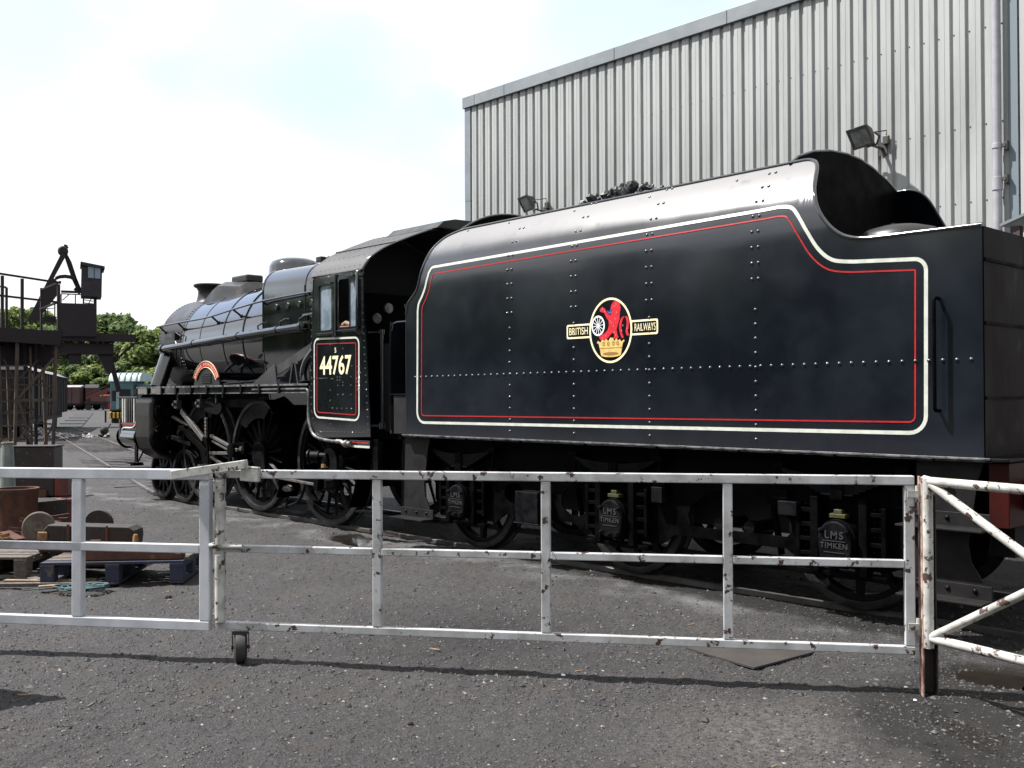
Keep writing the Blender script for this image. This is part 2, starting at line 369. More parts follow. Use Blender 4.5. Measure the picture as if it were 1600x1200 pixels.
# ------------------------------------------------------------------ ground
def _hash(ix, iy, s):
    n = (ix.astype(np.int64)*374761393 + iy.astype(np.int64)*668265263 + s*1442695041) & 0x7fffffff
    n = ((n ^ (n >> 13))*1274126177) & 0x7fffffff
    return ((n ^ (n >> 16)) & 0xffff)/65535.0
def vnoise(x, y, s=0):
    ix = np.floor(x); iy = np.floor(y); fx = x-ix; fy = y-iy; fx = fx*fx*(3-2*fx); fy = fy*fy*(3-2*fy)
    a = _hash(ix, iy, s); b = _hash(ix+1, iy, s); c = _hash(ix, iy+1, s); d = _hash(ix+1, iy+1, s)
    return (a*(1-fx)+b*fx)*(1-fy) + (c*(1-fx)+d*fx)*fy - .5
def lobe(x, y, cx, cy, rx, ry, a):
    c, s_ = math.cos(a), math.sin(a); dx = x-cx; dy = y-cy
    q = ((dx*c+dy*s_)/rx)**2 + ((-dx*s_+dy*c)/ry)**2
    return np.clip(1-q, 0, 1)
PUD = [(9.50, -1.72, .66, .42, R(28)), (9.86, -3.10, .42, .20, R(-40)), (10.1, -3.62, .40, .16, R(-25)), (10.3, -2.1, .7, .4, R(-50)), (1.15, -1.25, .85, .30, R(-25))]
PUDD = (.085, .050, .050, .06, .055)
PIT = (-58.0, 20.0)
def ground_h(x, y):
    h = .030*vnoise(x*.35, y*.35, 1) + .022*vnoise(x*1.3, y*1.3, 2) + .014*vnoise(x*5, y*5, 3) + .011*vnoise(x*13, y*13, 4) + .008*vnoise(x*31, y*31, 5)
    near = np.exp(-((x-12)**2+(y+8)**2)/3000)
    h = h*(.35+.65*near)
    wx = x+.16*vnoise(x*4.5, y*4.5, 8)+.06*vnoise(x*13, y*13, 9); wy = y+.16*vnoise(x*4.5, y*4.5, 6)+.06*vnoise(x*13, y*13, 7)
    for p, q in zip(PUD, PUDD): h = h - q*lobe(wx, wy, *p)**.7
    h = h + .028*lobe(x, y, 9.75, -2.75, .55, .16, R(-25))           # mud ridge beside the post
    tr = np.exp(-(np.abs(y)/1.1)**4)*(x > -7)*(x < 30)
    return h - .015*tr - .012
ang0 = math.atan2(FW.y, FW.x)
a_in = np.linspace(-R(33), R(33), 760); a_out = np.linspace(R(33), 2*PI-R(33), 110)[1:-1]
ang = np.concatenate([a_in, a_out]) + ang0; na = len(ang)
rad = np.concatenate([[.25], np.geomspace(1.2, 3.4, 60), np.geomspace(3.42, 24, 520), np.geomspace(24.6, 140, 80), np.geomspace(150, 1500, 14)]); nr = len(rad)
gx = CAM.x + np.outer(rad, np.cos(ang)); gy = CAM.y + np.outer(rad, np.sin(ang))
gz = ground_h(gx, gy)
me = bpy.data.meshes.new('ground')
vs = np.stack([gx, gy, gz], -1).reshape(-1, 3)
i, j = np.meshgrid(np.arange(nr-1), np.arange(na), indexing='ij'); k = (j+1) % na
fs = np.stack([i*na+j, (i+1)*na+j, (i+1)*na+k, i*na+k], -1).reshape(-1, 4)
me.from_pydata(vs.tolist(), [], fs.tolist() + [tuple(range(na-1, -1, -1))][:0]); me.update()
for p in me.polygons: p.use_smooth = True
gm = bpy.data.materials.new('black_ash_ground'); gm.use_nodes = True; t = gm.node_tree; b = t.nodes['Principled BSDF']
co = N(t, 'ShaderNodeTexCoord').outputs['Object']
def gno(sc, dt=8, ro=.65):
    n = N(t, 'ShaderNodeTexNoise'); n.inputs['Scale'].default_value = sc; n.inputs['Detail'].default_value = dt; n.inputs['Roughness'].default_value = ro; t.links.new(co, n.inputs['Vector']); return n.outputs[0]
def grm(src, lo, hi, a=0, b_=1):
    r = N(t, 'ShaderNodeMapRange'); r.inputs[1].default_value = lo; r.inputs[2].default_value = hi; r.inputs[3].default_value = a; r.inputs[4].default_value = b_; t.links.new(src, r.inputs[0]); return r.outputs[0]
def gmx(fac, a, c):
    x = N(t, 'ShaderNodeMix', data_type='RGBA'); t.links.new(fac, x.inputs[0])
    for s_, q in ((a, 6), (c, 7)):
        if isinstance(s_, tuple): x.inputs[q].default_value = (*s_, 1)
        else: t.links.new(s_, x.inputs[q])
    return x.outputs[2]
base = gmx(grm(gno(.42), .40, .60), (.0165,.016,.0168), (.031,.0298,.0308))
base = gmx(grm(gno(1.15, 6, .7), .46, .60), base, (.0125,.012,.0127))
base = gmx(grm(gno(.8, 8, .75), .56, .68), base, (.043,.0412,.0425))
base = gmx(grm(gno(3.1), .42, .62), base, (.022,.0208,.0213))
base = gmx(grm(gno(38, 4, .8), .50, .66), base, (.051,.0485,.0503))
base = gmx(grm(gno(70, 3, .85), .46, .36), base, (.0085,.008,.0085))
base = gmx(grm(gno(105, 3, .85), .53, .63), base, (.080,.076,.0765))
base = gmx(grm(gno(2.0, 5, .7), .56, .66), base, (.040,.0345,.031))
base = gmx(grm(gno(75, 3, .8), .62, .70), base, (.006,.0056,.006))
vor = N(t, 'ShaderNodeTexVoronoi'); vor.inputs['Scale'].default_value = 38; t.links.new(co, vor.inputs['Vector'])
base = gmx(grm(vor.outputs['Distance'], .16, .10), base, gmx(grm(gno(9, 2), .5, .6), base, (.10,.093,.089)))
# pale ash trodden along the track
sep = N(t, 'ShaderNodeSeparateXYZ'); t.links.new(co, sep.inputs[0])
ma = N(t, 'ShaderNodeMath', operation='ADD'); ma.inputs[1].default_value = 1.25; t.links.new(sep.outputs[1], ma.inputs[0])
mb_ = N(t, 'ShaderNodeMath', operation='ABSOLUTE'); t.links.new(ma.outputs[0], mb_.inputs[0])
band = grm(mb_.outputs[0], .55, .1); mm_ = N(t, 'ShaderNodeMath', operation='MULTIPLY'); t.links.new(band, mm_.inputs[0]); t.links.new(grm(gno(1.6), .45, .62), mm_.inputs[1])
base = gmx(mm_.outputs[0], base, (.095,.096,.099))
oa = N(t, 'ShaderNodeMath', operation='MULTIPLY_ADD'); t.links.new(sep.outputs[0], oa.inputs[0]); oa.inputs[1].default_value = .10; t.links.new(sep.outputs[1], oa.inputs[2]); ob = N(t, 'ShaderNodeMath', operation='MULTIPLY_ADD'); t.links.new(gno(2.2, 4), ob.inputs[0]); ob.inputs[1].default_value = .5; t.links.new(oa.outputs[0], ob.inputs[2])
shade_mask = grm(ob.outputs[0], -.37, -.22); on = N(t, 'ShaderNodeMath', operation='MULTIPLY'); t.links.new(shade_mask, on.inputs[0]); t.links.new(grm(sep.outputs[0], -7.5, -5.5), on.inputs[1])
base = gmx(on.outputs[0], base, gmx(grm(gno(4), .4, .65), (.003,.0027,.003), (.008,.0075,.0075)))  # near-black ground colour painting the shade under and behind the train
def spot(cx, cy, r0, r1, ns, na):
    vd = N(t, 'ShaderNodeVectorMath', operation='DISTANCE'); t.links.new(co, vd.inputs[0]); vd.inputs[1].default_value = (cx, cy, 0)
    sc = N(t, 'ShaderNodeMath', operation='MULTIPLY_ADD'); t.links.new(gno(ns, 7), sc.inputs[0]); sc.inputs[1].default_value = na; t.links.new(vd.outputs['Value'], sc.inputs[2]); return grm(sc.outputs[0], r1, r0)
gr_ = N(t, 'ShaderNodeMath', operation='MULTIPLY'); t.links.new(spot(9.05, -4.0, .55, 1.35, 2.5, .8), gr_.inputs[0]); t.links.new(grm(gno(30, 4, .8), .44, .58), gr_.inputs[1])
base = gmx(gr_.outputs[0], base, (.085,.081,.076))
damp = spot(10.05, -2.75, 1.45, 1.75, 3.2, 1.1)
base = gmx(damp, base, (.0095,.0088,.0086))
base = gmx(spot(6.2, -3.6, 1.0, 2.2, 1.2, 1.6), base, (.0125,.012,.0126))
# wet soaked ground around the puddles (low lying ground)
wet = grm(sep.outputs[2], -.040, -.058)
base = gmx(wet, base, (.011,.0095,.0085))
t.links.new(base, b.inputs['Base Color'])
t.links.new(grm(wet, 0, 1, .82, .35), b.inputs['Roughness']); b.inputs['Specular IOR Level'].default_value = .35
bp = N(t, 'ShaderNodeBump'); bp.inputs['Strength'].default_value = .95; bp.inputs['Distance'].default_value = .018; t.links.new(gno(42, 8, .75), bp.inputs['Height'])
bp2 = N(t, 'ShaderNodeBump'); bp2.inputs['Strength'].default_value = .6; bp2.inputs['Distance'].default_value = .03; t.links.new(gno(9, 6, .7), bp2.inputs['Height'])
t.links.new(bp2.outputs[0], bp.inputs['Normal']); t.links.new(bp.outputs[0], b.inputs['Normal'])
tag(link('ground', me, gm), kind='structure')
wm = mat('dark_muddy_water', (.010,.009,.008), (.016,.013,.010), scale=3, spec=.25, rough=.08, rough2=.16, bump=.06, bscale=9, bdist=.004)
pm = MB()
for (cx, cy, rx, ry, a) in (PUD[0], PUD[3], PUD[4]):
    rx *= 1.35; ry *= 1.35
    lp = [(cx+math.cos(q)*rx*.97*math.cos(a)-math.sin(q)*ry*.97*math.sin(a), cy+math.cos(q)*rx*.97*math.sin(a)+math.sin(q)*ry*.97*math.cos(a), -.070 if cx > 5 else -.052) for q in [2*PI*k/40 for k in range(40)]]
    pm.add(lp, [tuple(range(40))])
    pm.v[-40:] = [(x, y, z) for x, y, z in pm.v[-40:]]
tag(pm.build('puddle_water', wm), kind='structure')

# loose stones and cinders
def stones(n, rmin, rmax, smin, smax, seed, half=31):
    g = np.random.default_rng(seed)
    rr = rmin*(rmax/rmin)**g.random(n); aa = ang0 + (g.random(n)*2-1)*R(half)
    x = CAM.x+rr*np.cos(aa); y = CAM.y+rr*np.sin(aa); z = ground_h(x, y)
    s_ = smin*(smax/smin)**(g.random(n)**2.2)
    oc = np.array([(1,0,0),(0,1,0),(-1,0,0),(0,-1,0),(0,0,1),(0,0,-.6)], float)
    ca = g.random(n)*2*PI; st = .7+.7*g.random((n, 3)); st[:, 2] *= .6
    V = oc[None]*st[:, None]*s_[:, None, None]*(.75+.5*g.random((n, 6, 1)))
    X = V[..., 0]*np.cos(ca)[:, None]-V[..., 1]*np.sin(ca)[:, None]; Y = V[..., 0]*np.sin(ca)[:, None]+V[..., 1]*np.cos(ca)[:, None]
    P = np.stack([X+x[:, None], Y+y[:, None], V[..., 2]+z[:, None]+s_[:, None]*.15], -1).reshape(-1, 3)
    fc = np.array([(0,1,4),(1,2,4),(2,3,4),(3,0,4),(1,0,5),(2,1,5),(3,2,5),(0,3,5)])
    return P, (fc[None]+6*np.arange(n)[:, None, None]).reshape(-1, 3)
sets = [stones(42000, 3.6, 9, .0035, .012, 1), stones(16000, 6, 22, .006, .020, 2), stones(260, 3.8, 16, .014, .030, 3)]
P = np.concatenate([q[0] for q in sets]); off = np.cumsum([0]+[len(q[0]) for q in sets]); Fq = np.concatenate([q[1]+o for q, o in zip(sets, off)])
me = bpy.data.meshes.new('loose_stones'); me.from_pydata(P.tolist(), [], Fq.tolist()); me.update()
tag(link('loose_stones', me, M['stone']), 'grey cinders and small stones strewn over the black ash ground', 'stones', kind='stuff')

# ------------------------------------------------------------------ railway track
track = thing('railway_track', 'railway track under the locomotive curving away past the dark van', 'track', (0,0,0))
def centre(s_):   # s from under the tender going forward (-X)
    s0 = 4.2; L_ = 3.0; k_ = R(16.2)/L_; r_ = 1/k_
    if s_ < s0: return Vector((-s_, 0, 0)), Vector((-1, 0, 0))
    if s_ < s0+L_:
        a = k_*(s_-s0)
        return Vector((-s0-r_*math.sin(a), r_*(1-math.cos(a)), 0)), Vector((-math.cos(a), math.sin(a), 0))
    p, d = centre(s0+L_-1e-6); return p+d*(s_-s0-L_), d
RAILS = [-14+1.0*i for i in range(18)] + [4.2+.3*i for i in range(12)] + [8+2.0*i for i in range(24)]
for sg in (-1, 1):
    m = MB(); rows = []
    for s_ in RAILS:
        p, d = centre(s_); nn = Vector((d.y, -d.x, 0))
        q = p - nn*(.7525*sg)
        prof = [(-.07,-.12),(-.07,-.10),(-.012,-.09),(-.012,-.02),(-.035,-.015),(-.035,.026),(-.028,.032),(.028,.032),(.035,.026),(.035,-.015),(.012,-.02),(.012,-.09),(.07,-.10),(.07,-.12)]
        rows.append([q + nn*a + Vector((0,0,b_)) for a, b_ in prof])
    m.grid(rows, closed=True).build('rail', M['rail'], track, smooth=30)
for s_ in range(9, 46):
    p, d = centre(s_*.75+1.5); nn = Vector((d.y, -d.x, 0))
    MB().bar(p-nn*1.25+Vector((0,0,-.075)), p+nn*1.25+Vector((0,0,-.075)), .25, .14).build('sleeper', M['darkrust'], track)

# ------------------------------------------------------------------ shed clad in profiled steel
WY = 4.2; X0 = -2.74; ZT = 7.47; PITCHW = .195
shed = thing('engine_shed', 'tall engine shed clad in pale profiled steel behind the tender', 'shed', (X0, WY, 0))
def clad_mesh():
    m = MB(); prof = []
    for k in range(5):
        o = k*PITCHW
        prof += [(o, .0), (o+.030, .0), (o+.040, -.034), (o+.100, -.036), (o+.103, -.033), (o+.165, -.033), (o+.178, .0)]
    prof.append((5*PITCHW, 0))
    rows = []
    for z in (0, 2, 4, 5.5, ZT): rows.append([(a, y, z) for a, y in prof])
    m.grid(rows); return m.mesh('cladding_sheet')
cm = clad_mesh(); cm.materials.append(M['clad'])
nsheet = 18
for i in range(nsheet):
    o = link('cladding_sheet', cm, None, shed); o.location = (X0+i*5*PITCHW-shed.location.x, .0, 0); o.matrix_parent_inverse = Matrix()
bolts = MB()
for zz in (4.24, 5.19, 6.40):
    for i in range(nsheet*5):
        x = X0+i*PITCHW
        if x > 11: break
        bolts.dome((x+.016, WY-.001, zz), (0,-1,0), .011, .008, 6)
bolts.build('fixing_screws', M['lamp'], shed, smooth=40, kind='stuff')
MB().box(X0-.15, X0+.012, WY-.05, WY+.12, 0, 5.62).box(X0-.152, X0+.012, WY-.052, WY+.12, 5.625, ZT).build('corner_flashing', M['fascia'], shed)
xs = [X0-.19, X0+.17, X0+1.02, 3.05-2.05, 3.25, 5.5, 7.75, 10.0, 12.25, 14.9]
for a, c in zip(xs[:-1], xs[1:]):
    MB().box(a+.004, c-.004, WY-.085, WY+.18, ZT-.02, ZT+.195).build('fascia_panel', M['fascia'], shed, bevel=.006)
for a in xs[1:-1]: pass
MB().box(X0-.14, X0-.04, WY+.12, WY+14, 0, ZT).build('end_wall', M['clad'], shed)
MB().add([(X0-.15, WY+.0, ZT+.02), (15, WY+.0, ZT+.02), (15, WY+14, ZT+.25), (X0-.15, WY+14, ZT+.25)], [(0,1,2,3)]).build('roof', M['fascia'], shed)
MB().box(7.315, 7.42, WY-.047, WY-.037, 3.2, ZT-.05).build('joint_flashing', mat('blue_grey_flashing', (.13,.16,.185), rough=.5), shed)
dp = MB()
dp.cyl((7.195, WY-.11, 2.6), (7.195, WY-.11, ZT-.05), .052, n=20)
dpo = dp.build('downpipe', M['pipe'], shed, smooth=40)
for z in (3.2, 4.45, 4.86, 6.9):
    MB().cyl((7.195, WY-.11, z-.03), (7.195, WY-.11, z+.03), .060, n=20).build('pipe_collar', M['pipe'], dpo, smooth=40, bevel=.004)
    MB().box(7.235, 7.30, WY-.13, WY-.09, z-.02, z+.02).box(7.28, 7.315, WY-.12, WY-.03, z-.05, z+.05).build('pipe_bracket', M['lamp'], dpo)
MB().cyl((7.195, WY-.11, 4.32), (7.195, WY-.11, 4.44), .062, n=20).build('pipe_joint', M['pipe'], dpo, smooth=40)
MB().box(7.33, 14, WY-.06, WY-.037, 3.83, 3.87).build('drip_strip', M['fascia'], shed)

def floodlight(p, label):
    g = thing('floodlight', label, 'floodlight', p, 'floodlights on the shed wall')
    p = Vector(p)
    d = Vector((-.25, -.72, -.42)).normalized(); sx = Vector((0,0,1)).cross(-d).normalized(); sz = sx.cross(d).normalized()*-1
    if sz.z < 0: sz = -sz
    def Q(a, b_, c): return p + sx*a*.8 + sz*b_*.8 + d*c*.8
    def frus(w0, h0, c0, w1, h1, c1):
        vs = [Q(-w0,-h0,c0),Q(w0,-h0,c0),Q(w0,h0,c0),Q(-w0,h0,c0),Q(-w1,-h1,c1),Q(w1,-h1,c1),Q(w1,h1,c1),Q(-w1,h1,c1)]
        return MB().add(vs, [(0,1,2,3),(7,6,5,4),(0,4,5,1),(1,5,6,2),(2,6,7,3),(3,7,4,0)])
    frus(.13, .08, -.16, .225, .165, .0).build('housing', M['lamp'], g, bevel=.008)
    fr = MB()
    for a0, a1, b0, b1 in ((-.235,.235,.135,.178), (-.235,.235,-.178,-.135), (-.235,-.195,-.135,.135), (.195,.235,-.135,.135)):
        vs = [Q(a,b_,c) for c in (.0,.028) for a, b_ in ((a0,b0),(a1,b0),(a1,b1),(a0,b1))]
        fr.add(vs, [(0,3,2,1),(4,5,6,7),(0,1,5,4),(1,2,6,5),(2,3,7,6),(3,0,4,7)])
    fr.build('bezel', M['lamp'], g)
    MB().add([Q(-.195,-.135,.012),Q(.195,-.135,.012),Q(.195,.135,.012),Q(-.195,.135,.012)], [(0,1,2,3)]).build('lens', M['lampglass'], g)
    fins = MB()
    for k in range(-3, 4): fins.add([Q(k*.03-.004,-.07,-.16),Q(k*.03+.004,-.07,-.16),Q(k*.03+.004,.07,-.16),Q(k*.03-.004,.07,-.16),Q(k*.03-.004,-.05,-.2),Q(k*.03+.004,-.05,-.2),Q(k*.03+.004,.05,-.2),Q(k*.03-.004,.05,-.2)], [(0,1,2,3),(7,6,5,4),(0,4,5,1),(1,5,6,2),(2,6,7,3),(3,7,4,0)])
    fins.build('cooling_fins', M['lamp'], g)
    w = Vector((p.x+.12, WY-.03, p.z-.12))
    br = MB(); br.tube([Q(.25,0,-.06), Q(.26,-.1,-.12), Q(.1,-.22,-.16), Q(-.1,-.22,-.16), Q(-.26,-.1,-.12), Q(-.25,0,-.06)], .014, 8)
    br.bar(Q(0,-.22,-.16), w, .04, .02).box(w.x-.06, w.x+.06, WY-.05, WY-.028, w.z-.09, w.z+.09)
    br.build('bracket', M['lamp'], g)
    MB().box(w.x+.02, w.x+.10, WY-.10, WY-.05, w.z+.05, w.z+.16).build('junction_box', M['lamp'], g, bevel=.005)
    MB().tube([(w.x+.06, WY-.07, w.z+.16), (w.x+.09, WY-.12, w.z+.22), Q(.05,0,-.2)], .008, 6).build('cable', M['rubber'], g)
floodlight(tuple(at(1345, 214, Y=WY-.42)), 'floodlight above the rear end of the tender')
floodlight(tuple(at(822, 318, Y=WY-.42)), 'small floodlight low on the shed wall over the cab end of the tender')
MB_lean = MB()
lean = thing('lean_to_roof', 'low grey sloping roof beside the shed just above the tender rear corner', 'roof', (8.6, 3.2, 0))
a = at(1562, 352, Y=3.3); c = at(1600, 330, Y=3.3)
MB().add([(a.x, 3.3, a.z), (a.x+1.6, 3.3, a.z+.55), (a.x+1.6, WY-.04, a.z+.6), (a.x, WY-.04, a.z+.05)], [(0,1,2,3)]).build('roof_sheet', M['fascia'], lean, solid=.03)
MB().box(a.x+.1, a.x+.2, 3.35, 3.45, 0, a.z-.02).box(a.x+1.4, a.x+1.5, 3.35, 3.45, 0, a.z+.45).build('support_post', M['postblack'], lean)

# ================================================================== TENDER
TY = -1.3
tender = thing('locomotive_tender', 'black six-wheeled tender lined in cream and red with a lion emblem', 'tender', (5.6, 0, 0))
PROF = [(1.36,-1.3),(3.18,-1.3),(3.29,-1.293),(3.38,-1.272),(3.46,-1.238),(3.54,-1.19),(3.62,-1.13),(3.70,-1.065),(3.79,-.985),(3.87,-.91)]
def yprof(z):
    for (z0, y0), (z1, y1) in zip(PROF[:-1], PROF[1:]):
        if z <= z1: return y0+(y1-y0)*max(0, (z-z0))/(z1-z0)
    return PROF[-1][1]
CON = catmull([(2.40,2.93),(2.44,2.965),(2.51,3.02),(2.575,3.08),(2.62,3.17),(2.65,3.27),(2.69,3.42),(2.715,3.55),(2.76,3.64),(2.85,3.71),(3.0,3.755),(3.16,3.775)], 4) \
    + [Vector((x, 3.775+.053*(x-3.16)/4.3)) for x in (3.5,4,4.5,5,5.5,6,6.5,7,7.3)] \
    + catmull([(7.46,3.828),(7.57,3.825),(7.655,3.79),(7.705,3.72),(7.735,3.63),(7.775,3.50),(7.845,3.33),(7.94,3.19),(8.05,3.095),(8.17,3.05),(8.32,3.035)], 5) + [Vector((9.155, 3.033))]
CON = [Vector((2.37,2.80))] + CON
zl = 2.80
for sg in (1, -1):
    rows = []
    for p in CON:
        row = []
        for i in range(31):
            z = 1.36+(p.y-1.36)*i/30; row.append((p.x, yprof(z)*sg, z))
        rows.append(row)
    MB().grid(rows).build('tank_side', M['tender_black'], tender, smooth=50, solid=.012)
    MB().tube([(p.x, (yprof(p.y)-.002)*sg, p.y+.004) for p in CON], .017, 8).build('edge_beading', M['black'], tender, smooth=60)
# rear panel, front panel, deck
rp = MB().box(9.145, 9.16, -1.292, 1.292, 1.36, 3.028)
rp.build('rear_panel', M['grime'], tender)
for z in (1.78, 2.32, 2.78): MB().box(9.162, 9.172, -1.29, 1.29, z, z+.022).build('panel_seam', M['frame'], tender)
for y in (-.62, .62):
    lad = MB().bar((9.22, y-.18, 1.4), (9.22, y-.18, 3.0), .03, .012, (1,0,0)).bar((9.22, y+.18, 1.4), (9.22, y+.18, 3.0), .03, .012, (1,0,0))
    for z in (1.6, 1.9, 2.2, 2.5, 2.8): lad.cyl((9.22, y-.18, z), (9.22, y+.18, z), .012, n=8)
    if y > 0: lad.build('rear_ladder', M['black'], tender)
MB().box(9.165, 9.24, -.16, -.04, 2.35, 2.6).build('lamp_bracket', M['frame'], tender, bevel=.01)
MB().box(7.45, 9.145, -1.288, 1.288, 2.90, 2.935).build('tank_top', M['smokebox'], tender)
MB().box(2.39, 2.41, -1.288, 1.288, 1.36, 2.6).build('front_panel', M['frame'], tender)
MB().add([(2.9, -.95, 3.6), (2.9, .95, 3.6), (7.4, .95, 3.6), (7.4, -.95, 3.6)], [(0,1,2,3)]).build('bunker_floor', M['coal'], tender)
def arch(X, name, zs, zp, mt):
    pts = [(-1.0, zs)] + [(-1.0+2.0*i/24, zs+(zp-zs)*(1-abs(-1+2*i/24)**2.3)) for i in range(1, 24)] + [(1.0, zs)]
    if X > 5: pts = [(-.98,3.82),(-.85,3.905),(-.6,3.99),(-.3,4.045),(0,4.065),(.25,4.055),(.5,4.01),(.75,3.94),(1.0,3.85),(1.15,3.79),(1.27,3.72)]
    poly = pts + [(pts[-1][0], 2.92), (pts[0][0], 2.92)]
    MB().prism(poly, lambda a, b_, d: (X+d, a, b_), .014).build(name, mt, tender)
    MB().tube([(X+.007, a, b_) for a, b_ in pts], .014, 8).build(name+'_beading', M['black'], tender, smooth=60)
arch(7.40, 'rear_bulkhead', 3.83, 4.06, M['frame'])
arch(2.98, 'front_bulkhead', 3.76, 4.07, M['frame'])
fp = at(1405, 362, Y=-.45)
MB().lathe([(.36,-.30),(.37,-.05),(.35,.03),(.28,.085),(.17,.115),(.0001,.125)], (8.14, -.44, 3.13), (0,0,1), 40).build('water_filler_dome', M['smokebox'], tender, smooth=50)
MB().cyl((8.05, -.40, 3.25), (8.05, -.40, 3.29), .02, n=8).build('dome_lug', M['smokebox'], tender)
# lining: ribbons laid on the curved flank
def on_side(a, b_, e): return (a, yprof(b_)-e, b_)
def ribbon(loop, w, e=.009):
    # loop: closed list of (x,z)
    A = offset_loop(loop, w/2); B = offset_loop(loop, -w/2); m = MB(); n = len(loop)
    m.v = [on_side(*q, e) for q in A] + [on_side(*q, e) for q in B]
    m.f = [(i, (i+1) % n, n+(i+1) % n, n+i) for i in range(n)]
    return m
def dens(loop, st=.06):
    o = []
    for i, p in enumerate(loop):
        q = loop[(i+1) % len(loop)]; d = math.hypot(q[0]-p[0], q[1]-p[1]); k = max(1, int(d/st))
        for j in range(k): o.append((p[0]+(q[0]-p[0])*j/k, p[1]+(q[1]-p[1])*j/k))
    return o
LIN = [(2.585,1.508),(8.735,1.529),(8.745,2.835),(8.10,2.862)] + []
up_ = catmull([(8.16,2.868),(7.985,2.90),(7.86,3.00),(7.755,3.16),(7.67,3.30),(7.60,3.375),(7.50,3.398),(7.36,3.395)], 6)
fr_ = catmull([(2.805,3.27),(2.77,3.18),(2.735,3.09),(2.68,3.00),(2.62,2.92),(2.598,2.83)], 5)
outer = fillet([(2.585,1.508),(8.735,1.529),(8.745,2.835)], [0,.0,.0], 1)
loop = arc2(2.585+.13,1.508+.13,.13,180,270,6) + arc2(8.735-.13,1.529+.13,.13,270,360,6) + arc2(8.745-.09,2.838-.09,.09,0,90,6) \
     + [tuple(p) for p in up_] + [(5.0, 3.362)] + arc2(2.82+.06,3.332-.06,.06,90,180,5)[:-1] + [tuple(p) for p in fr_]
loop = dens(loop)
ribbon(loop, .030).build('cream_lining', M['cream'], tender)
inner = offset_loop(loop, .082)
ribbon(inner, .0125, .0095).build('red_lining', M['red'], tender)
# rivets
rv = MB()
def rivet(m, x, z, r=.0165): m.dome((x, yprof(z)-.005, z), (0, -1, 0) if z < 3.25 else (0, -.8, .6), r, r*.8, 6)
x = 2.55
while x < 9.1: rivet(rv, x, 2.045+.004*(x-2.6)); x += .1035
for X in (4.196, 5.138, 6.107, 7.262):
    z = 1.44
    while z < 2.62: rivet(rv, X, z); z += .123
    top = 3.80 if X > 3 else 3.7
    z = 2.70 if X > 7 else 2.60
    z += .11
    while z < top:
        rivet(rv, X-.032, z); rivet(rv, X+.032, z); z += .155 if X < 7 else .135
for x in (3.2, 3.9, 4.9, 5.9, 6.9): rv.dome((x, yprof(3.745)-.006, 3.745), (0,-.75,.65), .015, .012, 6)
rv.build('rivet_rows', M['tender_black'], tender, smooth=60, kind='stuff')
# bottom angle and clips
MB().box(2.3, 9.2, -1.325, -1.30, 1.345, 1.362).box(2.3, 9.2, -1.302, -1.05, 1.33, 1.3455).build('bottom_angle', mat('highlit_angle_edge', (.13,.13,.135), (.012,.012,.013), scale=9, rough=.35, rough2=.5), tender, bevel=.003)  # bright highlight along the lip put into the colour as pale grey
for x in (2.55, 3.45, 4.32, 5.25, 6.15, 7.05, 7.95, 8.75): MB().box(x-.045, x+.045, -1.338, -1.29, 1.325, 1.346).build('clip', M['wheel'], tender, bevel=.004)
MB().box(2.3, 9.16, 1.05, 1.32, 1.33, 1.362).build('bottom_angle', M['frame'], tender)
MB().box(9.165, 9.33, -1.31, 1.31, 1.335, 1.36).build('rear_step_board', M['wheel'], tender, bevel=.004)
# handrails
def handrail(x, z0, z1, y, par, st=.07, r=.014, mt=None):
    MB().tube([(x, y+st, z0)] + catmull([(x, y+.02, z0), (x, y+.004, z0+.01), (x, y, z0+.03)], 4) + catmull([(x, y, z1-.03), (x, y+.004, z1-.01), (x, y+.02, z1)], 4) + [(x, y+st, z1)], r, 10).build('handrail', mt or M['black'], par, smooth=60)
handrail(8.836, 1.70, 2.53, -1.385, tender, .09, .014, M['frame'])
MB().cyl((2.30, -1.24, 1.50), (2.30, -1.24, 2.93), .017, n=10).cyl((2.30,-1.24,1.49),(2.30,-1.24,1.53),.035,n=10).cyl((2.30,-1.24,2.90),(2.30,-1.24,2.94),.03,n=10).cyl((2.30,-1.24,2.91),(2.44,-1.24,2.91),.013,n=8).cyl((2.30,-1.24,1.51),(2.44,-1.24,1.51),.013,n=8).build('handrail', M['black'], tender, smooth=60, label='upright front handrail of the tender')
MB().box(2.08, 2.38, -1.28, -1.05, 1.36, 1.83).build('front_locker', mat('dusty_dark_grey', (.018,.017,.018), (.011,.0105,.011), spec=.2, scale=6, rough=.6), tender, bevel=.006)
MB().box(2.02, 2.39, -1.295, -1.05, 1.835, 1.852).build('locker_top', M['wheel'], tender)
# emblem
def flat(loops, X, Y, Z, **k): return side(fill(loops), X, Y, Z, **k)
CX, CZ, ERX, ERZ = 5.63, 2.452, .275, .318
def ell(rx, rz, n=48, cx=0, cz=0): return [(cx+rx*math.cos(2*PI*i/n), cz+rz*math.sin(2*PI*i/n)) for i in range(n)]
e0 = MB().add(*flat([ell(ERX-.005, ERZ-.005)], CX, TY-.0085, CZ)).build('emblem', M['black'], tender, label='oval emblem of a red lion over a gold crown')
ring = MB().add(*flat([ell(ERX, ERZ), ell(ERX-.021, ERZ-.021)], CX, TY-.0115, CZ))
for sg in (-1, 1):
    xa, xb = (ERX-.01, .585)
    lp = [(sg*xa, -.062), (sg*xb, -.062), (sg*xb, .082), (sg*xa, .082)]
    lp = fillet(lp, [0,.022,.022,0], 4)
    li = fillet([(sg*(xa+.008), -.044), (sg*(xb-.018), -.044), (sg*(xb-.018), .064), (sg*(xa+.008), .064)], [0,.014,.014,0], 4)
    ring.add(*flat([lp, li], CX, TY-.0105, CZ))
ring.build('emblem_border', M['letter'], e0)
lt = MB()
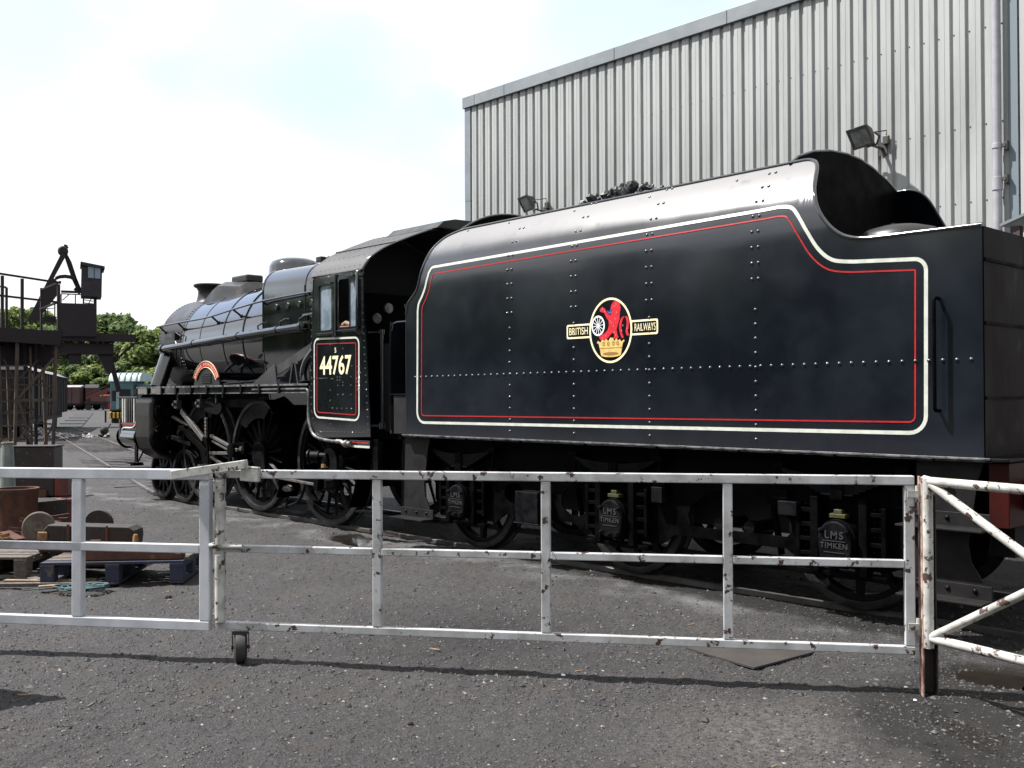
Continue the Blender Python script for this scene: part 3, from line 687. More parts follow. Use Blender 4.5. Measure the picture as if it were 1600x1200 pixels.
for s_, xx in (('BRITISH', -.423), ('RAILWAYS', .428)):
    tv = text(s_, .098); w = max(v[0] for v in tv[0])-min(v[0] for v in tv[0])
    lt.add(*side(tv, CX+xx, TY-.0105, CZ+.008, sx=.252/w, sz=1.05))
lt.build('lettering', M['letter'], e0)
# lion, facing left, standing in the crown and holding a wheel
body = [(-.02,-.075),(-.035,.0),(-.045,.05),(-.02,.09),(-.03,.13),(-.055,.155),(-.085,.205),(-.12,.225),(-.15,.21),(-.155,.185),(-.13,.18),(-.10,.17),(-.075,.125),(-.05,.10)]
lion = [(-.165,-.078),(-.17,-.055),(-.145,-.045),(-.10,-.04),(-.055,-.005),(-.04,.04),(-.045,.085),(-.075,.12),(-.10,.165),(-.13,.172),(-.157,.182),(-.153,.205),(-.125,.226),(-.09,.205),(-.06,.16),(-.02,.135),
        (-.005,.16),(-.022,.172),(.002,.182),(-.018,.20),(-.008,.235),(.015,.262),(.05,.278),(.085,.275),(.10,.25),(.112,.20),(.10,.15),(.095,.09),(.075,.04),(.06,-.005),(.068,-.05),(.085,-.085),(.05,-.098),(.02,-.09),(.03,-.05),(.005,-.035),(-.02,-.055),(-.055,-.085),(-.11,-.105),(-.15,-.10)]
lm = MB().add(*flat([lion], CX+.02, TY-.0105, CZ+.01))
tail = catmull([(.135,-.09),(.11,-.03),(.105,.04),(.13,.10),(.17,.115),(.195,.08),(.195,.02),(.185,-.03),(.20,-.07)], 5)
lm.grid([[(CX+.02+p.x-.013, TY-.0108, CZ+.01+p.y), (CX+.02+p.x+.016, TY-.0108, CZ+.01+p.y)] for p in tail])
lm.build('lion', M['lionred'], e0)
MB().add(*flat([[(-.06,.19),(-.05,.185),(-.035,.168),(-.02,.172),(-.005,.168),(-.006,.155),(-.03,.15),(-.05,.158)], [(-.012,.20),(-.02,.19),(-.03,.178),(-.024,.174),(-.01,.188)]], CX+.02, TY-.0118, CZ+.01)).build('lion_tongue', M['blue'], e0)
wh = MB().add(*flat([ell(.087,.100,32), ell(.071,.083,32)], CX-.158, TY-.0125, CZ+.052)).add(*flat([ell(.013,.015,16)], CX-.158, TY-.0125, CZ+.052))
for k in range(12):
    a = 2*PI*k/12+.1; c_, s_ = math.cos(a), math.sin(a)
    q = [(.01*c_-.0032*s_, .01*s_+.0032*c_), (.07*c_-.0032*s_, .082*s_+.0032*c_), (.07*c_+.0032*s_, .082*s_-.0032*c_), (.01*c_+.0032*s_, .01*s_-.0032*c_)]
    wh.add(*flat([q], CX-.158, TY-.0124, CZ+.052))
wh.build('emblem_wheel', M['white'], e0)
hi = MB()
for (a, b_) in ((.0,.06),(.02,.03),(-.02,.08),(.04,.10),(.06,.16),(-.09,.18),(-.12,.20),(.03,.22),(.055,.24),(.03,-.03),(.05,-.06),(-.08,-.06),(-.12,-.08),(.14,.03),(.19,.0),(.125,-.02)):
    hi.add(*flat([ell(.0032,.009,8)], CX+.02+a, TY-.0125, CZ+.01+b_))
hi.build('lion_highlight', mat('emblem_pink', (.72,.30,.34), rough=.4), e0, kind='stuff')
crown = [(-.125,-.245)] + arc2(0,-.235,.125,180,360,10,.02) + [(.125,-.245),(.155,-.12),(.175,-.105),(.165,-.09),(.135,-.11),(.115,-.085),(.09,-.10),(.075,-.075),(.045,-.10),(.03,-.07),(-.005,-.065),(-.03,-.10),(-.06,-.075),(-.085,-.095),(-.11,-.08),(-.135,-.11),(-.165,-.09),(-.18,-.11),(-.155,-.125)]
MB().add(*flat([crown[1:]], CX+.005, TY-.0122, CZ-.005)).build('crown', M['gold'], e0)
cd_ = MB()
cd_.add(*flat([ell(.10,.016,24,0,-.222)], CX+.005, TY-.0132, CZ-.005))
for xx in (-.09, -.03, .035, .09): cd_.add(*flat([ell(.017,.022,14,xx,-.125), ell(.008,.011,14,xx,-.125)], CX+.005, TY-.0132, CZ-.005))
cd_.add(*flat([[(-.145,-.163),(.145,-.163),(.144,-.169),(-.144,-.169)]], CX+.005, TY-.0132, CZ-.005))
cd_.build('crown_detail', mat('dark_gold', (.22,.12,.03), rough=.5), e0)
# frames
fr = [(2.62,1.33),(9.12,1.33),(9.12,.95),(9.08,.62),(8.9,.50),(8.45,.46),(8.3,.40),(7.55,.40),(7.4,.50),(6.2,.50),(6.05,.40),(5.05,.40),(4.9,.50),(3.85,.50),(3.7,.40),(2.72,.40),(2.62,.6)]
h1 = [(6.40,.60),(7.40,.60)] + arc2(7.33,.68,.12,-20,40,4) + [(7.20,.90),(7.0,.955),(6.75,.965),(6.55,.90),(6.40,.80),(6.36,.70)]
h2 = ell(.20,.15,24,4.92,.72)
h3 = ell(.16,.12,20,4.0,.74)
for y in (-1.05, 1.05):
    vs, fs = fill([fr, h1, h2, h3] if y < 0 else [fr], .012)
    MB().add([(a, y-d, b_) for a, b_, d in vs], fs).build('frame_plate', M['frame'], tender)
MB().box(2.7, 9.1, -.6, .6, .56, 1.3).build('tank_well', M['dark'], tender)
for z, x in ((.64, 6.66), (.635, 6.98)):
    MB().lathe([(.055,0),(.062,.01),(.062,.06),(.05,.07),(.05,.5)], (x, -1.0, z), (0,1,0), 20).build('pipe_end', M['wheel'], tender, smooth=40)
MB().box(9.16, 9.30, -1.24, 1.24, .86, 1.325).build('buffer_beam', M['bufferred'], tender, bevel=.006)
for y in (-.87, .87):
    MB().lathe([(.12,0),(.12,.05),(.10,.07),(.095,.30),(.06,.31),(.06,.42),(.22,.43),(.23,.45),(.21,.47),(.0001,.485)], (9.30, y, 1.08), (1,0,0), 28).build('buffer', M['frame'], tender, smooth=45)
# wheels
def plain_wheel(X, Z, Rr, side_, par, ns=10, hub=.16, name='wheel', tyre=.07):
    yf = .80*side_; ax = (0, side_, 0)
    o = MB()
    o.lathe([(Rr-tyre-.055,-.055),(Rr-tyre,-.055),(Rr-tyre,.03),(Rr-tyre-.055,.03)], (X, yf, Z), ax, 56, closed=True)
    o.lathe([(.06,-.07),(hub,-.07),(hub,.04),(hub*.8,.06),(.06,.06)], (X, yf, Z), ax, 32, closed=True)
    for k in range(ns):
        a = 2*PI*(k+.5)/ns; c_, s_ = math.cos(a), math.sin(a)
        p = Vector((X+c_*hub*.9, yf-.012*side_, Z+s_*hub*.9)); q = Vector((X+c_*(Rr-tyre-.03), yf-.012*side_, Z+s_*(Rr-tyre-.03)))
        w0, w1 = (.075, .05)
        t_ = Vector((-s_, 0, c_)); yv = Vector((0, 1, 0))
        vs = []
        for c, w, d in ((p, w0, .075), (q, w1, .055)):
            vs += [c-t_*w/2-yv*d/2, c+t_*w/2-yv*d/2, c+t_*w/2+yv*d/2, c-t_*w/2+yv*d/2]
        o.add(vs, [(0,1,5,4),(1,2,6,5),(2,3,7,6),(3,0,4,7)])
    w = o.build(name, M['wheel'], par, smooth=40)
    MB().lathe([(Rr-tyre,-.075),(Rr+.028,-.075),(Rr+.028,-.05),(Rr,-.04),(Rr-.004,.055),(Rr-.012,.06),(Rr-tyre,.06)], (X, yf, Z), ax, 64, closed=True).build('tyre', M['tyre'], w, smooth=40)
    return w
for x in (3.18, 5.53, 7.93):
    for sd in (-1, 1): plain_wheel(x, .665, .635, sd, tender)
    MB().cyl((x,-1.0,.655),(x,1.0,.655),.08,n=16).build('axle', M['frame'], tender, smooth=40)
# axleboxes, horn guides, springs
for i, x in enumerate((3.18, 5.53, 7.93)):
    z = .625; y = -1.07
    shape = arc2(0,.02,.165,-8,188,18) + [(-.155,-.10),(-.135,-.185),(-.08,-.215),(.08,-.215),(.135,-.185),(.155,-.10)]
    ab = MB().prism(shape, lambda a, b_, d: (x+a, y-.11+d, z+b_), .11).build('axlebox', M['frame'], tender, bevel=.008)
    cover = [(a*.9, b_*.92) for a, b_ in shape]
    MB().prism(cover, lambda a, b_, d: (x+a, y-.15+d, z+b_), .04).build('axlebox_cover', M['wheel'], ab, bevel=.012)
    bl = MB()
    for a, b_ in ((-.115,.09),(.115,.09),(-.105,-.15),(0,-.165),(.105,-.15)): bl.lathe([(.022,0),(.022,.018),(.012,.02),(.012,.035),(.0001,.038)], (x+a, y-.15, z+b_), (0,-1,0), 6)
    bl.build('cover_bolts', M['wheel'], ab)
    lt = MB().add(*side(text('LMS', .085, .004, .001, space=1.25), x, y-.152, z+.055)).add(*side(text('TIMKEN', .062, .004, .001, space=1.15), x, y-.152, z-.03))
    lt.add(*side(fill([[(-.10,.008),(.10,.008),(.10,.013),(-.10,.013)]], .004), x, y-.152, z)).add(*side(fill([[(-.09,-.085),(.09,-.085),(.09,-.08),(-.09,-.08)]], .004), x, y-.152, z))
    lt.build('raised_lettering', mat('worn_raised_letters', (.030,.030,.031), rough=.4) if i == 0 else bpy.data.materials['worn_raised_letters'], ab)
    MB().box(x-.07, x+.07, y-.10, y-.02, z+.19, z+.225).box(x-.035, x+.035, y-.09, y-.04, z+.225, z+.26).build('grease_cap', M['yellowgreen'] if i else M['frame'], ab, bevel=.004)
    hg = MB()
    for sg in (-1, 1):
        hg.box(x+sg*.215-.035, x+sg*.215+.035, y-.09, y+.02, .36, .98)
        hg.box(x+sg*.38-.02, x+sg*.38+.02, y-.07, y+.02, .46, .92)
        for q in (.50, .62, .74, .86): hg.box(min(x+sg*.24, x+sg*.37), max(x+sg*.24, x+sg*.37), y-.065, y+.02, q-.018, q+.018)
    hg.box(x-.40, x+.40, y-.06, y+.02, .335, .372)
    hg.build('horn_guide', M['frame'], tender, bevel=.004)
    hb = MB()
    for sg in (-1, 1):
        for q in (.56, .68, .80, .90):
            for e in (.28, .33): hb.dome((x+sg*e, y-.02, q), (0,-1,0), .013, .01, 6)
    hb.build('horn_bolts', M['wheel'], tender, smooth=50, kind='stuff')
    for k in range(9):
        hl = .56-.052*k; zc = 1.135-.017*k
        rows = []
        for q in range(9):
            xx = -hl+2*hl*q/8; zz = zc+.06*(xx/.56)**2
            rows.append([(x+xx, y-.10, zz), (x+xx, y-.10, zz+.014), (x+xx, y-.01, zz+.014), (x+xx, y-.01, zz)])
        MB().grid(rows, closed=True).build('spring_leaf', M['wheel'], tender)
    MB().box(x-.055, x+.055, y-.115, y, .965, 1.165).build('spring_buckle', M['frame'], tender, bevel=.006)
    for sg in (-1, 1):
        MB().bar((x+sg*.55, y-.055, 1.0), (x+sg*.55, y-.055, 1.30), .03, .03).box(x+sg*.55-.055, x+sg*.55+.055, y-.10, y, 1.19, 1.25).box(x+sg*.55-.07, x+sg*.55+.07, y-.07, y, .93, 1.01).build('spring_hanger', M['frame'], tender, bevel=.005)
MB().box(4.22, 4.56, -1.26, -1.08, .47, .80).box(4.20, 4.58, -1.275, -1.08, .455, .472).build('sand_box', M['wheel'], tender, bevel=.008)
MB().box(6.0, 6.13, -1.16, -1.07, .80, .95).build('pipe_clip', M['wheel'], tender, bevel=.006)
MB().box(7.38, 7.56, -1.17, -1.06, .80, .92).build('brake_bracket', M['wheel'], tender, bevel=.006)
# brake gear
for x in (2.45, 4.72, 7.1):
    MB().tube([(x, -.8, 1.1), (x+.03, -.82, .75), (x+.09, -.8, .40)], .03, 8).build('brake_hanger', M['frame'], tender)
MB().box(2.6, 8.8, -.78, -.72, .26, .32).build('brake_rod', M['wheel'], tender)
MB().box(7.0, 7.6, -1.0, -.96, .30, .42).build('guard_plate', M['frame'], tender)
# steps
def step(x0, x1, z0, z1, tz, par, two=False):
    poly = [(x0, z0), (x1, z0), (x1-.02, z0+.12), (x1-.10, z0+.25), (x1-.12, z0+.38), (x1-.05, z1-.15), (x1, z1), (x0+.04, z1)]
    st = MB().prism(poly, lambda a, b_, d: (a, -1.22+d, b_), .014).build('step_plate', mat('footworn_step_plate', (.014,.0135,.0135), (.008,.0075,.008), spec=.15, scale=7, rough=.55) if 'footworn_step_plate' not in bpy.data.materials else bpy.data.materials['footworn_step_plate'], par)
    for z in tz:
        MB().box(x0-.05, x1+.05, -1.40, -1.215, z-.03, z-.012).box(x0-.05, x1+.05, -1.225, -1.20, z-.03, z+.09).build('tread', bpy.data.materials['footworn_step_plate'], st, bevel=.004)
        rb = MB()
        for q in (x0+.05, (x0+x1)/2, x1-.07): rb.dome((q, -1.226, z+.045), (0,-1,0), .02, .014, 8)
        rb.build('step_rivets', M['wheel'], st, smooth=50, kind='stuff')
step(2.20, 2.72, .38, 1.33, (.38,), tender)
step(8.58, 9.12, .34, 1.33, (.34, .86), tender)
# coal
coal = thing('coal_heap', 'heap of shiny black coal showing over the top edge of the tender', 'coal', (4.9, 0, 3.6))
cms = []
for k in range(6):
    bm = bmesh.new(); bmesh.ops.create_icosphere(bm, subdivisions=1, radius=1)
    for v in bm.verts: v.co *= random.uniform(.65, 1.15)
    m_ = bpy.data.meshes.new('coal_lump'); bm.to_mesh(m_); bm.free(); m_.materials.append(M['coal']); cms.append(m_)
for k in range(290):
    x = random.gauss(4.95, .62); y = random.uniform(-.80, .55)
    if not 3.7 < x < 6.1: continue
    top = 3.73 + .40*math.exp(-((x-5.05)/.62)**2) - .20*abs(y+.1)
    if y < -.5: top -= .05
    o = link('coal_lump', random.choice(cms), None, coal)
    s_ = .022+.05*random.random()**2
    o.scale = (s_*random.uniform(.8,1.4), s_*random.uniform(.8,1.3), s_*random.uniform(.6,1)); o.rotation_euler = [random.uniform(0,6) for _ in range(3)]
    o.location = (x, y, top+random.uniform(-.06,.02))
MB().grid([[(3.0+.25*i, -.93+.1163*j, 3.60+.35*math.exp(-((3.0+.25*i-5.0)/.65)**2)*(1-((j-8)/9)**2)) for j in range(17)] for i in range(17)]).build('coal_bed', M['coal'], coal)

# ================================================================== LOCOMOTIVE
loco = thing('steam_locomotive', 'black steam locomotive with cab number 44767 and a red arched nameplate', 'locomotive', (-2.5, 0, 0))
# ---- boiler: smokebox, barrel, firebox
BZ = 2.73
def ring(x, r, cz=BZ, n=64): return [(x, r*math.cos(2*PI*k/n), cz + r*math.sin(2*PI*k/n)) for k in range(n)]
sb = MB(); sb.grid([ring(-5.60,.80), ring(-5.585,.845), ring(-5.56,.865), ring(-4.62,.865)], closed=True)
sb.add(ring(-5.60,.80), [tuple(range(64))]); smokebox = sb.build('smokebox', M['smokebox'], loco, smooth=35)
MB().lathe([(.66,0),(.64,.04),(.5,.10),(.25,.14),(.0001,.15)], (-5.60, 0, BZ), (-1,0,0), 48).build('smokebox_door', M['smokebox'], smokebox, smooth=40)
sr = MB()
for x in (-5.53, -4.70, -4.64):
    for k in range(90):
        a = 2*PI*k/90; sr.dome((x, .862*math.cos(a), BZ+.862*math.sin(a)), (0, math.cos(a), math.sin(a)), .016, .013, 5)
for k in range(9):
    a = PI+.05+.04*(k % 2); sr.dome((-5.1+.05*(k//2), .862*math.cos(a), BZ+.862*math.sin(a)-.0), (0, math.cos(a), math.sin(a)), .016, .013, 5)
sr.build('smokebox_rivets', M['smokebox'], smokebox, smooth=50, kind='stuff')
bl = MB(); bl.grid([ring(-4.615,.845,BZ), ring(-4.615,.87,BZ), ring(-3.6,.885,BZ+.01), ring(-1.67,.955,BZ+.03)], closed=True)
barrel = bl.build('boiler', M['black'], loco, smooth=35)
for x, r_, z in ((-4.58,.873,BZ),(-3.92,.882,BZ+.007),(-3.05,.911,BZ+.017),(-2.35,.941,BZ+.026)):
    MB().lathe([(r_-.003,-.014),(r_+.005,-.012),(r_+.005,.012),(r_-.003,.014)], (x,0,z), (1,0,0), 64).build('boiler_band', M['black'], barrel, smooth=40)
def fbsec(x, w, zt, zb_=1.7):
    rr = .34
    pts = [(-w*.86, zb_), (-w, 2.5)] + [( -w+rr+rr*math.cos(R(a)), zt-.06-rr+rr*math.sin(R(a))) for a in range(180, 89, -10)] + [(-.25, zt-.012), (0, zt), (.25, zt-.012)]
    pts += [(-a, b_) for a, b_ in pts[::-1][3:]]
    return [(x, a, b_) for a, b_ in pts]
fb = MB(); s0 = fbsec(-1.695, .93, 3.80); s1 = fbsec(-1.67, .965, 3.835); s2 = fbsec(.30, .995, 3.80)
fb.grid([s0, s1, s2]); fb.add(s0, [tuple(range(len(s0)))])
firebox = fb.build('firebox', M['black'], loco, smooth=40)
def fbband(x):
    q = (x+1.67)/1.97; w = .965+.03*q; zt = 3.835-.035*q
    A = [Vector((x-.016, p[1]*1.006, p[2]+(.004 if p[2] > 3 else 0))) for p in fbsec(x, w, zt)]; B = [p+Vector((.032,0,0)) for p in A]
    return MB().grid([A, B])
for x in (-1.64, -.42): fbband(x).build('firebox_band', M['black'], firebox, solid=.004)
for px_, py_ in ((431,480),(449,478),(467,475.5),(486,473)):
    p = at(px_, py_, Y=-.99)
    MB().lathe([(.026,0),(.045,.0),(.05,.012),(.042,.022),(.026,.022)], (p.x, -.975, p.z), (0,-1,0), 18).lathe([(.0001,.004),(.03,.004)], (p.x,-.975,p.z), (0,-1,0), 18).build('washout_plug', M['smokebox'], firebox, smooth=40)
# chimney, top feed, dome
MB().lathe([(.42,-.10),(.33,-.02),(.255,.06),(.232,.16),(.225,.24),(.245,.29),(.30,.325),(.31,.345),(.305,.365),(.27,.375),(.215,.375),(.20,.10)], (-5.26, 0, 3.52), (0,0,1), 48).build('chimney', M['smokebox'], loco, smooth=45)
MB().box(-5.72, -5.60, -.05, .05, 3.42, 3.68).build('lamp_iron', M['smokebox'], loco, bevel=.006)
tf = MB()
def tsec(x, w, zt, zb_=3.42): return [(x,-w*1.25,zb_),(x,-w,zt-.10),(x,-w*.55,zt-.015),(x,0,zt),(x,w*.55,zt-.015),(x,w,zt-.10),(x,w*1.25,zb_)]
A = tsec(-4.70,.40,3.52); B_ = tsec(-4.46,.37,3.80); C_ = tsec(-4.30,.36,3.865); D_ = tsec(-3.55,.33,3.80); E_ = tsec(-3.35,.30,3.62)
tf.grid([A,B_,C_,D_,E_]); tf.add(A,[tuple(range(7))]).add(E_,[tuple(range(7))])
MB_t = tf.build('top_feed_casing', M['smokebox'], loco, smooth=25)
MB().box(-4.18, -3.62, -.16, .16, 3.80, 3.93).build('top_feed_cap', M['smokebox'], MB_t, bevel=.03)
MB().lathe([(.46,-.24),(.43,-.02),(.42,.14),(.38,.22),(.26,.27),(.10,.285),(.0001,.288)], (-2.32, 0, 3.79), (0,0,1), 44).build('dome', M['black'], loco, smooth=50)
for x in (-1.2, -.9): MB().lathe([(.07,0),(.07,.06),(.045,.07),(.045,.17),(.03,.19),(.0001,.2)], (x, -.1, 3.80), (0,0,1), 16).build('safety_valve', M['steel'], firebox, smooth=40)
pv = at(466, 417, Y=-.55); MB().box(-.72, -.58, -.62, -.5, 3.80, 3.88).build('firebox_lug', M['smokebox'], firebox, bevel=.01)
# handrail and pillars
hp = [at(245.5,511,Y=-.955), at(278,504.5,Y=-.955), at(322,496.5,Y=-.96), at(364,483.5,Y=-1.0), at(412,470,Y=-1.05), at(489,455.5,Y=-1.06)]
hz = [3.085, 3.10, 3.14, 3.20, 3.26, 3.31]
hl = [Vector((p.x, p.y, p.z)) for p in hp]
MB().tube(catmull(hl, 5), .016, 10).build('boiler_handrail', M['black'], loco, smooth=60)
for (a, c) in ((0,.1),(1,.0),(2,.2),(3,.0),(3,.95),(4,.9)):
    p = hl[a] + (hl[min(a+1,5)]-hl[a])*c; r_ = .87 if p.x < -4.6 else .89+.07*max(0,min(1,(p.x+3.6)/1.7))
    ang_ = math.asin(max(-1,min(1,(p.z-BZ-.09)/r_)))
    q = Vector((p.x, -r_*math.cos(ang_), p.z-.10))
    MB().tube([p, (p+q)/2, q], .017, 8).lathe([(.03,-.02),(.03,.02)], q, (q-p).normalized(), 10).build('handrail_pillar', M['smokebox'], loco, smooth=50)
# ejector pipe
ep = [at(254,545,Y=-1.0), at(308,535.5,Y=-1.02), at(372,525,Y=-1.04), at(433,515.5,Y=-1.06), at(472,510,Y=-1.07)]
MB().tube(ep, .052, 14).build('ejector_pipe', M['black'], loco, smooth=60)
for p, rr in ((ep[0], .07), (ep[0]+(ep[1]-ep[0])*.9, .062), (ep[2], .062), (ep[3], .062), (ep[4], .075)):
    MB().cyl(p-Vector((.025,0,0)), p+Vector((.025,0,0)), rr, n=16).build('pipe_clip', M['black'], loco, smooth=40)
for p in (ep[3]+Vector((.05,0,0)), ep[3]+Vector((-.6,0,-.02)) , ep[4]-Vector((.1,0,0))):
    MB().tube([p+Vector((.0,.03,.03)), p+Vector((.03,0,.11)), p+Vector((.09,.06,.16)), p+Vector((.1,.12,.13))], .014, 8).build('pipe_bracket', M['black'], loco, smooth=50)
e4 = ep[4]
MB().box(e4.x, e4.x+.30, e4.y-.06, e4.y+.06, e4.z-.055, e4.z+.06).lathe([(.07,0),(.07,.14)], (e4.x+.03,e4.y,e4.z), (1,0,0), 14).cyl((e4.x+.2,e4.y-.05,e4.z),(e4.x+.2,e4.y-.12,e4.z),.04,n=12).cyl((e4.x+.15,e4.y,e4.z+.05),(e4.x+.15,e4.y,e4.z+.15),.02,n=10).build('ejector_valve', M['wheel'], loco, bevel=.006)
MB().bar((e4.x+.02,e4.y,e4.z+.16),(e4.x+.3,e4.y,e4.z+.17),.02,.025).build('valve_handle', M['steel'], loco)
# outside steam pipe
sp0 = at(264,553,Y=-.84); sp1 = at(246.5,600,Y=-1.06); sp1.z = 1.99
MB().tube([sp0+Vector((.12,.25,.10)), sp0+Vector((.05,.12,.06)), sp0, sp1], .135, 24).lathe([(.17,0),(.17,.03)], sp1+Vector((0,0,.02)), (0,0,-1), 22).lathe([(.16,-.02),(.175,0),(.16,.02)], sp0, (sp1-sp0).normalized(), 22).build('steam_pipe', M['black'], loco, smooth=50)
# lubricator pipes on the smokebox side
p1 = at(272,528,Y=-.90)
MB().tube([p1, p1+Vector((.15,-.02,-.12)), p1+Vector((.10,-.01,-.38))], .012, 6).tube([p1+Vector((.0,0,.12)), p1+Vector((.28,-.01,.02)), p1+Vector((.30,-.02,-.5))], .010, 6).box(p1.x-.03,p1.x+.08,-.93,-.85,p1.z-.03,p1.z+.10).build('oil_pipes', M['smokebox'], loco)
# ---- running plate
RX0, RX1 = -5.48, .16
MB().box(RX0, RX1, -1.30, -.80, 1.975, 1.995).build('running_plate', M['wheel'], loco, bevel=.003)
MB().box(RX0, RX1, .80, 1.30, 1.975, 1.995).build('running_plate', M['wheel'], loco)
edge = bpy.data.materials['highlit_angle_edge']
va = MB().box(RX0+.02, RX1-.02, -1.288, -1.27, 1.87, 1.974); valance = va.build('valance', M['black'], loco)
MB().box(RX0, RX1, -1.312, -1.285, 1.972, 1.999).build('edge_strip', edge, valance, bevel=.003)
MB().box(RX0+.02, RX1-.06, -1.293, -1.288, 1.870, 1.884).build('valance_lining', edge, valance)
for x in (-5.0,-4.45,-3.9,-3.35,-2.8,-2.25,-1.7,-1.15,-.6): MB().box(x-.02, x+.02, -1.318, -1.27, 1.87, 2.0).build('valance_bracket', M['wheel'], valance)
MB().prism([(RX0,1.995),(RX0-.14,1.93),(RX0-.12,1.86),(RX0,1.87)], lambda a,b_,d:(a,-1.3+d,b_), 2.6).build('plate_nose', M['wheel'], loco, bevel=.006)
# pipe round the cab foot
MB().tube([(-1.4,-1.275,1.925),(.08,-1.275,1.93)]+catmull([(.14,-1.285,1.90),(.17,-1.29,1.80),(.175,-1.30,1.66),(.20,-1.31,1.50),(.30,-1.325,1.34),(.46,-1.33,1.265),(.75,-1.335,1.235),(.92,-1.34,1.235)],5), .022, 10).build('cab_foot_pipe', edge, loco, smooth=60)
# splashers and nameplate
for xc, yy in ((-3.42,-1.0), (-1.94,-1.0)):
    lp = arc2(xc, .95, .98, 0, 180, 24)
    lp = [(a, max(b_, 1.995)) for a, b_ in lp if b_ > 1.90]
for xc in (-3.22,):
    ra = .494; zc = 1.906
    po = [(xc+(ra-.03)*math.cos(R(a_)), zc+(ra-.03)*math.sin(R(a_))) for a_ in range(28, 153, 6)] + [(xc-.46,1.998),(xc+.46,1.998)]
    MB().prism(po, lambda a,b_,d:(a,-1.10+d,b_), .02).build('splasher_plate', M['smokebox'], loco)
    pl = [(xc+ra*math.cos(R(a_)), zc+ra*math.sin(R(a_))) for a_ in range(152, 27, -4)]
    pin = [(xc+(ra-.10)*math.cos(R(a_)), zc+(ra-.10)*math.sin(R(a_))) for a_ in range(28, 153, 4)]
    npl = MB().prism(pl+pin, lambda a,b_,d:(a,-1.115+d,b_), .02).build('nameplate', M['red'], loco, label='red arched nameplate over the splasher')
    br = MB().tube([(a,-1.118,b_) for a,b_ in pl], .0045, 6).tube([(a,-1.118,b_) for a,b_ in pin], .0045, 6)
    br.build('nameplate_rim', M['letter'], npl)
    nm = 'GEORGE STEPHENSON'; lt = MB()
    for i, ch in enumerate(nm):
        if ch == ' ': continue
        a = 147-(114*i/(len(nm)-1)); rr = ra-.05
        lt.add(*side(text(ch, .058, .001), xc+rr*math.cos(R(a)), -1.118, zc+rr*math.sin(R(a)), rot=R(a-90)))
    lt.build('nameplate_lettering', M['letter'], npl, kind='stuff')
    MB().box(xc-.15, xc+.17, -1.105, -1.092, 2.03, 2.19).build('works_plate', M['wheel'], loco)
    for k in range(4): MB().box(xc-.14, xc+.16, -1.110, -1.104, 2.05+.036*k, 2.066+.036*k).build('plate_line', M['smokebox'], loco)
# sand fillers, reversing gear, mudhole things on the platform
for a, c in (((352,580),(361,571)), ((377,583),(378,573))):
    p = at(*a, Y=-1.12); q = at(*c, Y=-1.12)
    MB().tube([p, (p+q)/2, q], .022, 8).bar(q+Vector((-.07,0,-.02)), q+Vector((.09,0,.03)), .05, .04).build('sand_filler', M['wheel'], loco, bevel=.004)
p0 = at(395,596,Y=-1.12)
MB().prism([(-1.72,1.997),(-1.08,2.28),(-1.02,2.30),(-.98,2.10),(-.95,1.997)], lambda a,b_,d:(a,-1.13+d,b_), .016).build('reverser_bracket', M['roof'], loco, bevel=.004)
MB().bar((-1.02,-1.10,2.19), (.0,-1.10,2.52), .02, .13).build('reversing_rod', M['roof'], loco)
MB().bar((-.60,-1.12,1.997), (-.52,-1.12,2.30), .03, .03).bar((-.38,-1.12,1.997), (-.46,-1.12,2.30), .03, .03).bar((-.60,-1.12,2.30), (-.38,-1.12,2.30), .03, .03).build('rod_guide', M['roof'], loco)
MB().tube(catmull([at(476,600,Y=-1.15), at(474,583,Y=-1.15), at(478,566,Y=-1.15), at(485,555,Y=-1.15), at(491,545,Y=-1.12)],5), .05, 12).build('injector_pipe', M['black'], loco, smooth=60)
MB().lathe([(.085,0),(.085,.06),(.06,.07)], at(476,602,Y=-1.15), (0,0,1), 16).build('pipe_flange', M['wheel'], loco, smooth=40)
MB().tube([(-2.6,-1.06,2.03),(-1.9,-1.05,2.05),(-1.3,-1.04,2.08)], .02, 8).tube([(-3.0,-1.0,2.05),(-2.2,-1.0,2.06)], .016, 8).build('feed_pipe', M['wheel'], loco)
